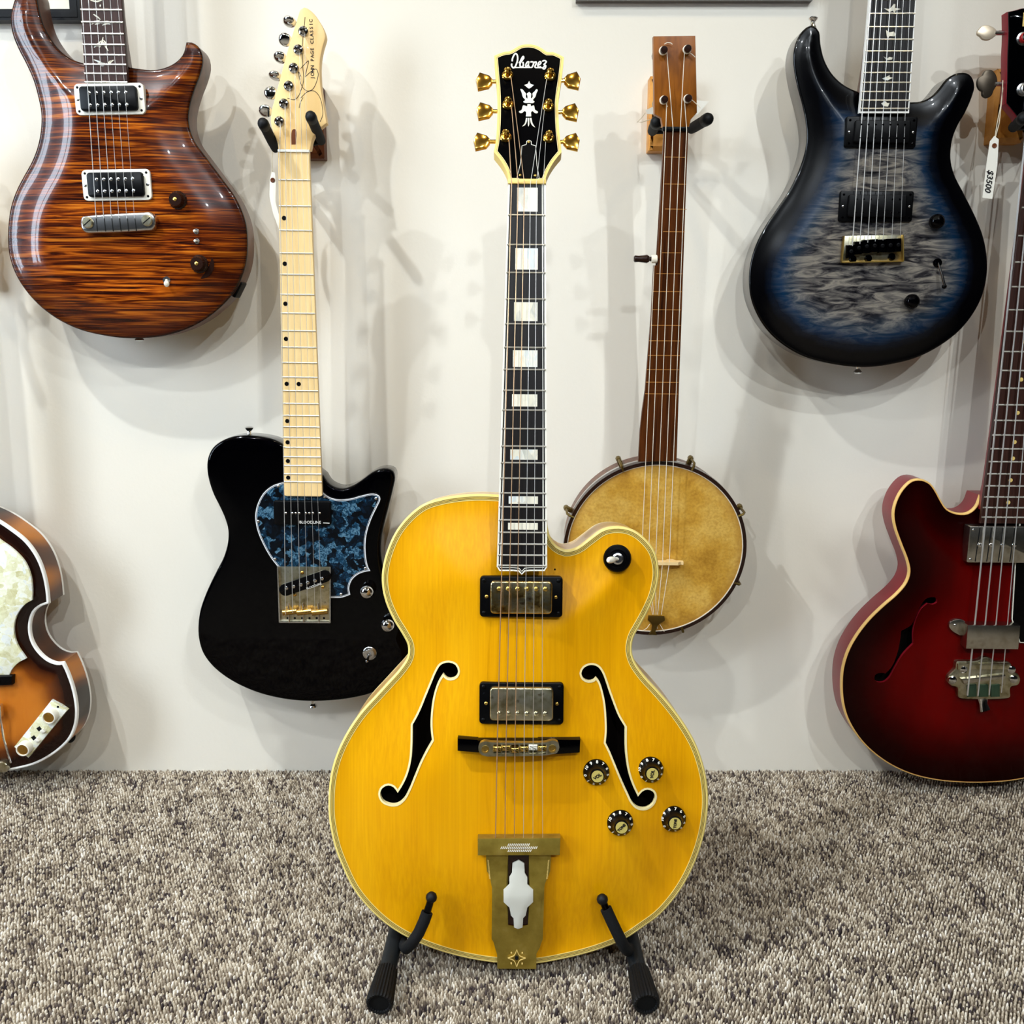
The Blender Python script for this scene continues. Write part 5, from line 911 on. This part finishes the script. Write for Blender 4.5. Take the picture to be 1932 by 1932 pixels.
# hangers of the two upper guitars stand above the picture's edge
def high_hanger(label, w1, w2):
    m = (w1 + w2) / 2; M = Matrix.Translation((m.x, 0, m.z)); t = thing('wall_hanger', label, 'hanger', M, 'guitar wall hangers'); F = Frame((m.x, 0, m.z), (1, 0, 0), (0, 0, 1), (0, -1, 0))
    MB().prism(rrect(0, 0, .06, .11, .001), 0, .028, .006, 1).build('wood_block', 'hanger_oak', t, F, smooth=20); MB().tube([(m.x, -.022, m.z), (m.x, -.055, m.z)], .005, 12).build('stem', 'black_satin', t, WF)
    MB().tube([(w1.x, -.06, w1.z), (m.x, -.055, m.z), (w2.x, -.06, w2.z)], .0045, 12).build('yoke', 'black_satin', t, WF)
    for w_ in (w1, w2): MB().tube([(w_.x, -.06, w_.z), (w_.x, -.145, w_.z + .02)], .007, 14).build('prong', 'foam', t, WF)
high_hanger('oak wall hanger above the brown flame-maple guitar', *FLN); high_hanger('oak wall hanger above the blue-grey seven-string guitar', *QLN)

# ------------------------------------------------------------------ cherry red bass at the right edge
def f_hole(u0, v0, s=1.0, flip=1):
    p = [(20, 62, 'c'), (27, 70), (36, 68), (40, 58), (34, 48), (22, 46), (10, 52), (2, 36), (-4, 14), (-14, -6, 'c'), (-16, -24), (-26, -44), (-36, -54), (-44, -56, 'c')]
    return p
def red_bass():
    z = lambda p: Z(p, 1540, 860, 3.018); y7 = lambda p: Z(p, 1700, 0, 3.862); x6 = lambda p: Z(p, 1780, 1100, 7.43)
    G = mkframe((1840, 1476), -.092, 0, (1857, 1290), (1901, 865)); root = thing('bass_guitar', 'cherry red hollow-body bass with cream edge binding, right edge', 'bass guitar', G)
    half = G.poly(z([(935, 225, 'c'), (908, 290), (862, 325), (800, 326), (745, 302), (710, 252), (685, 205), (650, 157), (600, 134), (545, 140), (490, 190), (452, 260), (437, 330), (447, 405), (480, 500), (518, 600), (528, 660), (510, 720), (460, 782), (380, 852), (300, 930), (230, 1020), (180, 1110), (150, 1210), (143, 1310), (150, 1400), (170, 1480), (210, 1560), (270, 1640), (350, 1712), (440, 1770), (560, 1820), (700, 1850), (830, 1861)]))
    half = [p for p in half if p[0] < -.004] + []
    o = half + [(0, min(p[1] for p in half) - .0004)] + [(-p[0], p[1]) + tuple(p[2:]) for p in reversed(half)]
    O = ccw(spline(o, .005)); hf = carve(.010, .09, .0012, .008)
    fh = G.poly(z([(640, 845, 'c'), (668, 850), (692, 836), (688, 812), (662, 808), (632, 818), (600, 858), (570, 920), (545, 965), (488, 1000, 'c'), (478, 1060), (460, 1130), (430, 1200), (395, 1240, 'c'), (370, 1238), (342, 1248), (335, 1275), (352, 1292), (385, 1290), (415, 1265), (445, 1210), (480, 1150), (512, 1110), (552, 1070, 'c'), (555, 1000), (575, 930), (605, 875)]), .008)
    Hs = [ccw(spline(fh, .004)), ccw(spline([(-p[0], p[1]) + tuple(p[2:]) for p in fh], .004))]
    MB().plate(O, Hs, hf, grid=.007).build('arched_top', 'cherry_top', root, G, smooth=50); sides(root, G, O, -.046, -.0012, 'cherry_side', r=.003); MB().prism(offset(O, .006), -.026, -.020).build('shade_slab', 'inner_shade', root, G, smooth=0)  # slab added inside, its dark colour stands in for shade behind the f-holes
    for h_ in Hs:
        hx = np.array([p[0] for p in h_]); hy = np.array([p[1] for p in h_]); zz = hf(dist(hx, hy, O), hx, hy); mb = MB(); n = len(h_); mb.v = [(p[0], p[1], float(a) + .0001) for p, a in zip(h_, zz)] + [(p[0], p[1], float(a) - .005) for p, a in zip(h_, zz)]; mb.f = [(i, (i + 1) % n, n + (i + 1) % n, n + i) for i in range(n)]; mb.build('sound_hole_wall', 'cherry_side', root, G, smooth=40)
    band(root, G, O, -.0002, .0022, hf, .0003, .005, 'amber_bind')
    nb = .016; e = z([(985, 0), (935, 385)]); L0, L1 = G.at(*e[0], nb), G.at(*e[1], nb); lf = line_u(L0, L1); rf = lambda v: -lf(v)
    vb = G.at(*z([(955, 1240)])[0], .02)[1]; vl = G.at(*z([(1050, 350)])[0], nb)[1]; L = (vl - vb) / (2 ** (-20 / 12)); vn = vb + L; vtop = G.at(1935, 268, nb)[1]
    # neck runs straight to the nut just above the hanger
    vn = vtop; fingerboard(root, G, lf, rf, vn, L1[1], .006, 'rosewood', nb)
    kf = [Z([p], 1540, 860, 3.018)[0][1] for p in ((0, 350), (0, 295), (0, 235), (0, 172), (0, 103), (0, 34))]
    ys = kf + [848 - k for k in (0,)] ; vs = [G.at(1895, y, nb)[1] for y in kf]
    g = (vs[-1] - vs[0]) / 5; v = vs[0]; vv = list(vs); step = vs[-1] - vs[-2]
    while True:
        step *= 1.0595; v2 = vv[-1] + step
        if v2 > vn - .012: break
        vv.append(v2)
    for v in vv: MB().tube([(lf(v) + .0004, v, nb), (rf(v) - .0004, v, nb)], .0013, 8).build('fret', 'fret_wire', root, G)
    for y in (865, 906, 948): v = G.at(1895, y, nb)[1]; MB().prism(circle(-.0005, v, .0029, 14), nb - .001, nb + .0002).build('dot_inlay', 'gold_paint', root, G)
    for k in range(7, len(vv), 2): v = (vv[k] + vv[k - 1]) / 2; MB().prism(circle(-.0005, v, .0029, 14), nb - .001, nb + .0002).build('dot_inlay', 'gold_paint', root, G)
    neck_back(root, G, lf, rf, vn, G.at(*z([(945, 300)])[0], 0)[1], .017, .020, nb - .006, 'cherry_side', heel=(.12, .02))
    nh = nb - .008; hl = [p for p in G.poly(y7([(855, 870, 'c'), (850, 855), (768, 752, 'c'), (774, 600), (776, 400), (782, 250), (780, 82, 'c'), (830, 72), (896, 55), (960, 60)]), nh)]; cxh = 0.0
    hl = [p for p in hl if p[0] < -.002]; ho = ccw(spline(hl + [(-p[0], p[1]) + tuple(p[2:]) for p in reversed(hl)], .004))
    MB().prism(ho, nh - .018, nh - .002, .001).build('headstock', 'cherry_side', root, G); MB().prism(offset(ho, .0008), nh - .003, nh, .0006).build('headstock_face', 'black_gloss', root, G)
    MB().prism(rrect(0, vn + .0025, rf(vn) - lf(vn) + .001, .005), nb - .006, nb + .002).build('nut', 'ivory', root, G)
    ppos = []
    for k, (bx, by, kk) in enumerate(((630, 240, 0), (632, 612, 1))):
        out = [(70, 0), (40, -38), (-10, -54), (-50, -44), (-60, -30, 'c'), (-76, -12), (-76, 14), (-58, 26, 'c'), (-40, 46), (0, 54), (40, 36)] if not kk else [(66, 0), (58, -62), (22, -102), (-22, -94), (-42, -62, 'c'), (-72, -42), (-80, 5), (-66, 42), (-44, 56, 'c'), (-42, 86), (-12, 104), (22, 88), (42, 45)]
        b0 = ccw(spline(G.poly(y7([(bx + t_[0], by + t_[1]) + tuple(t_[2:]) for t_ in out]), nh - .012), .002)); ex = G.at(*y7([(770, by)])[0], nh - .012); c0 = G.at(*y7([(bx + 50, by)])[0], nh - .012)
        for sg in (1, -1):
            bb = b0 if sg > 0 else ccw([(-p[0], p[1]) for p in b0]); t = MB().prism(bb, nh - .014, nh - .010, .0012).build('tuner_button', 'nickel_matte' if not kk else 'dark_metal', root, G); MB().tube([(sg * c0[0], c0[1], nh - .012), (sg * ex[0], ex[1], nh - .012)], .003, 10).build('shaft', 'steel', t, G)
        q = G.at(*y7([(900, by + 36)])[0], nh + .006)
        for sg in (1, -1): pp = MB().lathe([(.0085, 0), (.0085, .002), (.0055, .003), (.005, .012), (.0062, .013), (.006, .017), (.002, .018), (.0005, .018)], (sg * q[0], q[1], nh), 18).build('tuner_post', 'steel', root, G); ppos.append((sg * q[0], q[1])); MB().lathe([(.0056, .004), (.0066, .005), (.0066, .011), (.0056, .012)], (sg * q[0], q[1], nh), 18).build('string_winding', 'red_bead' if not kk else 'string_steel', pp, G)
    q = G.at(*y7([(890, 140)])[0], nh); MB().stroke([(q[0] + .001, q[1] + .008), (q[0] + .001, q[1] - .008), (q[0] + .012, q[1] - .008), (q[0] + .012, q[1] + .008), (q[0] + .001, q[1] + .008)], .003, nh - .0002, nh + .0004).build('headstock_inlay', 'gold_paint', root, G, smooth=0)
    tp = [1005, 1062, 1118, 1177]; bt = [(868, 1370), (928, 1372), (992, 1368), (1062, 1355)]; order = [1 + 1, 0, 1, 3]
    for i in range(4):
        a, b = G.at(*z([(tp[i], 0)])[0], .024), G.at(*z([bt[i]])[0], .030); f = line_u(a, b); w_ = [ppos[2], ppos[0], ppos[1], ppos[3]][i]
        string(root, [G.wp(w_[0] * .8, w_[1], nh + .008), G.wp(f(vn), vn, nb + .003), G.wp(b[0], b[1], .026)], (.0013, .0011, .0009, .0007)[i])
    # neck pickup with chrome cover
    q = [G.at(*p, .018) for p in z([(868, 398), (1240, 410), (1232, 622), (850, 605)])]; uc = abs((q[0][0] + q[3][0]) / 2); vc = (q[0][1] + q[3][1] ) / 2; ht = q[0][1] - q[3][1]
    pk = MB().prism(rrect(0, vc, uc * 2, ht, .002), .004, .022, .0014).build('neck_pickup', 'chrome_worn', root, G)
    for i in range(4): qq = G.at(*z([(930 + i * 66, 508)])[0], .022); dome('pole_screw', pk, G, qq[0], qq[1], .022, .0034, 'chrome'); MB().stroke([(qq[0] - .002, vc + ht / 2 - .002), (qq[0] - .004, vc - ht / 2 + .002)], .0014, .0215, .0223).build('pickup_slot', 'dark_hole', pk, G, smooth=0)
    for sx in (-1, 1):
        for sy in (-1, 1): dome('screw', pk, G, sx * (uc - .005), vc + sy * (ht / 2 - .005), .022, .002, 'steel')
    # black pickguard on the treble side
    gp = ccw([G.at(*p, .012) for p in z([(1160, 340), (1128, 625), (1110, 930), (1155, 1062), (1300, 1070), (1420, 980), (1400, 500), (1300, 345)])]); gd = MB().prism(gp, .009, .0135, .0004, 1).build('pickguard', 'black_gloss', root, G); MB().ring(gp, offset(gp, .0012), .011, .0139).build('pickguard_edge', 'ivory', gd, G, smooth=0)
    # bridge pickup cover and mounting tab
    q = ccw([G.at(*p, .030) for p in x6([(342, 590), (1082, 596), (1052, 932), (318, 924)])]); pc = MB().prism(q, .010, .030, .0012).build('bridge_pickup', 'chrome_worn', root, G)
    tb = ccw(spline(G.poly(x6([(330, 580), (270, 515), (160, 518), (95, 560), (82, 610), (120, 670), (200, 720), (250, 740), (330, 690)]), .016), .002)); mt = MB().prism(tb, .010, .0155, .001).build('pickup_mount', 'chrome_worn', pc, G); qq = G.at(*x6([(165, 592)])[0], .016); dome('screw', mt, G, qq[0], qq[1], .0155, .0022, 'steel')
    # bridge
    bo = ccw(spline(G.poly(x6([(180, 1110), (200, 1098), (440, 1092), (500, 1080), (540, 1050), (620, 1040), (690, 1070), (730, 1100), (920, 1108), (960, 1150), (990, 1230), (1060, 1290), (1080, 1360), (1050, 1430), (950, 1460), (940, 1600), (920, 1615), (230, 1615), (205, 1590), (195, 1470), (110, 1440), (60, 1380), (70, 1310), (110, 1265), (165, 1200)]), .018), .002)); br = MB().prism(bo, .008, .018, .002).build('bridge', 'worn_nickel', root, G)
    ba = ccw([G.at(*p, .026) for p in x6([(260, 1350), (870, 1285), (880, 1335), (290, 1420)])]); MB().prism(ba, .016, .026, .0012).build('saddle_bar', 'chrome_worn', br, G)
    MB().prism(ccw([G.at(*p, .021) for p in x6([(200, 1130), (930, 1125), (930, 1215), (200, 1215)])]), .016, .021, .001).build('mute_bar', 'worn_nickel', br, G)
    for x0, x1 in ((345, 475), (505, 640), (675, 800)): MB().prism(ccw([G.at(*p, .022) for p in x6([(x0, 1440), (x1, 1430), (x1, 1600), (x0, 1605)])]), .016, .021, .001).build('string_block', 'verdigris', br, G)
    for x, y in ((285, 1210), (955, 1215), (130, 1360), (985, 1350)): qq = G.at(*x6([(x, y)])[0], .02); MB().lathe([(.0062, 0), (.006, .003), (.0035, .0046), (.0006, .005)], (qq[0], qq[1], .0175), 16).build('bridge_screw', 'chrome', br, G)
    qq = G.at(*x6([(560, 1690)])[0], .016); k = MB().tube([(qq[0] - .001, qq[1] + .012, .013), (qq[0], qq[1], .016), (qq[0] + .003, qq[1] - .010, .018)], [.009, .006, .008], 16, flat=.5).build('mute_knob', 'chrome', root, G)
stripes('amber_bind', .0022, [(0, (232, 190, 110)), (.9, (190, 120, 60))])
woody('chrome_worn', [(.3, (176, 170, 156)), (.55, (200, 196, 186)), (.8, (150, 142, 122))], (70, 70, 70), .24, metal=1.0, detail=6)
plain('verdigris', (78, 104, 84), .35, .8)
red_bass()

# ------------------------------------------------------------------ violin-shaped sunburst bass at the left edge
def violin_bass():
    z = lambda p: Z(p, 0, 900, 3.22)
    G = mkframe((-24, 1456), -.088, 0, (-24, 1456), (-74, 930)); root = thing('violin_bass', 'sunburst violin-shaped bass with cream pearloid pickguard, left edge', 'bass guitar', G)
    half = G.poly(z([(-115, 212, 'c'), (-60, 236), (0, 268), (80, 322), (150, 378), (202, 440), (242, 510), (272, 595), (290, 685), (298, 768, 'c'), (250, 785), (212, 815), (190, 865), (184, 930), (200, 1000), (238, 1060), (292, 1108), (345, 1128), (386, 1126, 'c'), (412, 1180), (442, 1262), (462, 1345), (470, 1420), (463, 1500), (432, 1580), (380, 1640), (300, 1700), (210, 1745), (110, 1772), (0, 1790)]))
    half = [p for p in half if p[0] > .003]; vbm = min(p[1] for p in half) - .0006
    o = half + [(0, vbm)] + [(-p[0], p[1]) + tuple(p[2:]) for p in reversed(half)]; O = ccw(spline(o, .004)); hf = carve(.010, .05, .001, .008)
    MB().plate(O, (), hf, grid=.006).build('arched_top', 'burst_top', root, G, smooth=50); sides(root, G, O, -.050, -.001, 'burst_side', r=.002)
    band(root, G, O, -.0003, .0034, hf, .0004, .0045, 'white_bind'); band(root, G, offset(O, -.0004), .0, .002, lambda d, x, y: d * 0 - .046, .0, .050, 'white_bind', 'back_binding', 1)
    n0 = .008; pr = G.poly(z([(0, 380), (80, 438), (150, 512), (185, 592), (197, 680), (195, 748, 'c'), (150, 776), (104, 838), (85, 920), (103, 1012), (160, 1102, 'c'), (112, 1128), (74, 1168), (56, 1206, 'c'), (0, 1216)]), n0 + .003)
    po = ccw(spline(pr + [G.at(*p, n0 + .003) + ('c',) for p in z([(-50, 1218), (-60, 330)])], .003)); MB().prism(po, n0, n0 + .004, .0006).build('pickguard', 'pearl_cream', root, G)
    q = ccw([G.at(*p, n0 + .01) for p in z([(75, 1208), (75, 1262), (-140, 1275), (-140, 1215)])]); MB().prism(q, n0, n0 + .012, .002).build('bridge_pickup', 'black_plastic', root, G)
    cp = ccw([G.at(*p, n0 + .003) for p in z([(312, 1356), (405, 1420), (172, 1706), (86, 1640)])]); pl = MB().prism(cp, n0 - .006, n0 + .003, .0006).build('control_plate', 'pearl_cream', root, G)
    for x, y in ((300, 1462), (142, 1658)): q = G.at(*z([(x, y)])[0], n0 + .012); kb = MB().lathe([(.0108, 0), (.0106, .010), (.0098, .012), (.0085, .0125), (.0080, .0105), (.0005, .0105)], (q[0], q[1] + .001, n0 + .003), 28).build('control_knob', 'ivory', pl, G); MB().lathe([(.0079, 0), (.0006, .0003)], (q[0], q[1] + .001, n0 + .0138), 20).build('knob_disc', 'brass', pl, G)
    ang = math.atan2(cp[1][1] - cp[0][1], cp[1][0] - cp[0][0])
    for x, y in ((245, 1535), (212, 1590)): q = G.at(*z([(x, y)])[0], n0 + .004); MB().prism(rrect(q[0] - .002, q[1] + .001, .0062, .0062, .0004, .6), n0 + .002, n0 + .0034).build('switch_slot', 'dark_hole', pl, G); MB().prism(rrect(q[0] + .0045, q[1] - .0015, .0062, .0062, .0006, .6), n0 + .002, n0 + .008, .0008).build('slide_switch', 'ivory', pl, G)
    q = G.at(*z([(352, 1396)])[0], n0 + .003); dome('screw', pl, G, q[0], q[1], n0 + .003, .0018, 'black_satin')
    # trapeze tailpiece, bridge, neck and strings (mostly beyond the picture)
    v0, v1 = G.at(*z([(5, 1420)])[0], .02)[1], G.at(*z([(5, 1745)])[0], .012)[1]; uw = G.at(*z([(5, 1500)])[0], .02)[0]
    t = MB().prism(rrect(0, v0, uw * 2 + .008, .020, .002), .016, .024, .002).build('tailpiece', 'chrome', root, G)
    for s in (-1, 1): MB().tube([(s * uw, v0, .02), (s * uw, (v0 + v1) / 2, .016), (s * uw * 1.05, v1, .006)], .0016, 8).build('tailpiece_rod', 'chrome', t, G)
    for s in (-1, 1): q = G.at(*z([(18, 1758)])[0], .004); MB().lathe([(.0098, -.004), (.0098, .003), (.008, .006), (.0006, .007)], (s * q[0], q[1], .002), 20).build('tailpiece_button', 'worn_nickel', root, G)
    MB().prism(rrect(0, v0 + .045, .09, .010, .002), .006, .020, .001).build('bridge', 'ebony', root, G)
    lf = lambda v: -.026 + .004 * (v / .7); rf = lambda v: -lf(v); vt = max(p[1] for p in O)
    fingerboard(root, G, lf, rf, vt + .36, vt - .09, .006, 'rosewood', .018); neck_back(root, G, lf, rf, vt + .36, vt, .016, .02, .012, 'maple')
    frets(root, G, lf, rf, vt + .36, .76, 1, 15, .0183, .001)
    MB().prism(ccw([(-.02, vt + .36), (-.036, vt + .40), (-.032, vt + .53), (0, vt + .54), (.032, vt + .53), (.036, vt + .40), (.02, vt + .36)]), -.004, .012, .001).build('headstock', 'maple', root, G)
    for i in range(4): u = (-.018, -.006, .006, .018)[i]; string(root, [G.wp(u * .8, vt + .37, .02), G.wp(u, v0 + .045, .022), G.wp(u, v0 + .008, .02)], .0008)
    for s in (-1, 1):
        for k in range(2): qv = vt + .42 + .06 * k; tuner_post(root, G, s * .02, qv, .012, 'chrome'); tuner_button(root, G, circle(s * .058, qv, .012, 12), .003, .006, 'ivory', ((s * .048, qv), (s * .03, qv)))
    q = G.at(*z([(440, 1590)])[0], -.03); MB().lathe([(.008, -.004), (.008, .002), (.006, .004), (.0005, .004)], seg=16, M=T(q[0] - .003, q[1] + .002, -.03) @ Matrix.Rotation(math.radians(60), 4, 'Y')).build('output_jack', 'black_satin', root, G)
    w_ = G.wp(0, vt + .372, 0); return w_ + Vector((-.028, 0, 0)), w_ + Vector((.028, 0, 0))
high_hanger('oak wall hanger above the sunburst violin-shaped bass', *violin_bass())

# ------------------------------------------------------------------ pictures on the wall
def picture(name_label, px, mat, face, fw, depth, w_m, h_m, right=True):
    """px = photo position of one lower corner of the frame"""
    c = onY(px[0], px[1], -depth); x0, x1 = (c.x - w_m, c.x) if right else (c.x, c.x + w_m); F = Frame(((x0 + x1) / 2, 0, c.z), (1, 0, 0), (0, 0, 1), (0, -1, 0)); t = thing('picture_frame', name_label, 'picture', F, 'framed pictures')
    o = rrect(0, h_m / 2, w_m, h_m); i = rrect(0, h_m / 2, w_m - 2 * fw, h_m - 2 * fw); MB().ring(ccw(o), ccw(i), .0, depth).build('frame', mat, t, F, smooth=0); MB().prism(i, .0, depth * .5).build('mat_board', face, t, F, smooth=0)
    MB().ring(offset(ccw(o), .004), offset(ccw(i), -.004), depth * .8, depth + .001).build('frame_moulding', mat, t, F, smooth=0)
picture('black framed picture with cream mat in the upper left corner', (152.5, 38), 'black_frame', 'mat_board', .0145, .018, .32, .28)
c1, c2 = onY(1087, 1, -.02), onY(1535, 1, -.02); picture('wide grey framed picture whose lower edge meets the top of the view', (1087, 1), 'grey_frame', 'mat_board', .02, .013, c2.x - c1.x, .25, right=False)

# ------------------------------------------------------------------ price tags on threads
def paper_tag(label, out, Y, strings, hole=None, txt=None, yslope=0.0, bend=0.0):
    W3 = lambda p, dy=0: onY(p[0], p[1], Y + dy); P = [W3(p) for p in out]; base = min(P, key=lambda v: v.z); M = Matrix.Translation(base); t = thing('price_tag', label, 'price tag', M, 'paper price tags')
    n = len(P); zt, zb = max(v.z for v in P), base.z; bf = lambda v: Vector((0, bend * ((zt - v.z) / (zt - zb + 1e-6)) ** 2, 0)); P = [v + bf(v) for v in P]; V = [tuple(v) for v in P] + [tuple(v + Vector((0, .0006, 0))) for v in P]
    F = [tuple(range(n)), tuple(reversed(range(n, 2 * n)))] + [(i, n + i, n + (i + 1) % n, (i + 1) % n) for i in range(n)]; c = MB().add(V, F).build('card', 'paper', t, WF, smooth=0)
    for s in strings: MB().tube([onY(p[0], p[1], p[2]) for p in s], .0006, 6).build('thread', 'twine', t, WF)
    if hole: MB().lathe([(.0034, 0), (.003, .0006), (.0012, .0006), (.0004, .0002)], seg=14, M=Matrix.Translation(W3(hole) + bf(W3(hole)) + Vector((0, -.0002, 0))) @ Matrix.Rotation(math.pi / 2, 4, 'X')).build('eyelet', 'hanger_dark', c, WF)
    if txt: q = W3(txt[1]) + bf(W3(txt[1])); MB().text(txt[0], txt[2], Matrix.Translation(q + Vector((0, -.0004, 0))) @ Matrix.Rotation(math.pi / 2, 4, 'X') @ Matrix.Rotation(math.radians(txt[3]), 4, 'Z'), shear=.25, bold=.0002).build('price', 'ink', c, WF, smooth=0)
y7 = lambda p: Z(p, 1700, 0, 3.862); h5 = lambda p: Z(p, 1020, 40, 4.39)
paper_tag('white price tag reading $3500 hanging from the red bass tuner', y7([(680, 990), (712, 1015), (702, 1200), (665, 1450), (593, 1440), (622, 1200), (648, 1030)]), -.098, [[p + (-.097,) for p in y7([(742, 585), (735, 720), (715, 900), (688, 1000)])], [p + (-.097,) for p in y7([(742, 640), (728, 760), (700, 900), (684, 1000)])]], y7([(680, 1062)])[0], ('$3500', y7([(640, 1318)])[0], .0115, -94))
paper_tag('narrow white price tag hanging beside the maple neck of the black guitar', [(513, 323), (518.5, 326), (520.5, 345), (519.5, 380), (527, 408), (526, 432), (515, 402), (508.5, 370), (509, 340)], -.07, [[(514, 286, -.08), (513, 300, -.075), (514, 324, -.07)]], (514.5, 340))
paper_tag('small price tag corner sticking out right of the banjo headstock', h5([(1290, 655), (1396, 664), (1300, 772), (1288, 775)]), -.055, [[p + (-.055,) for p in h5([(1290, 690), (1250, 780), (1230, 860)])]])
paper_tag('small folded price tag with thread left of the banjo headstock', h5([(868, 738), (938, 704), (946, 772), (882, 768)]), -.05, [[p + (-.05,) for p in h5([(866, 760), (835, 800), (800, 836), (830, 838), (880, 822), (930, 812)])]])
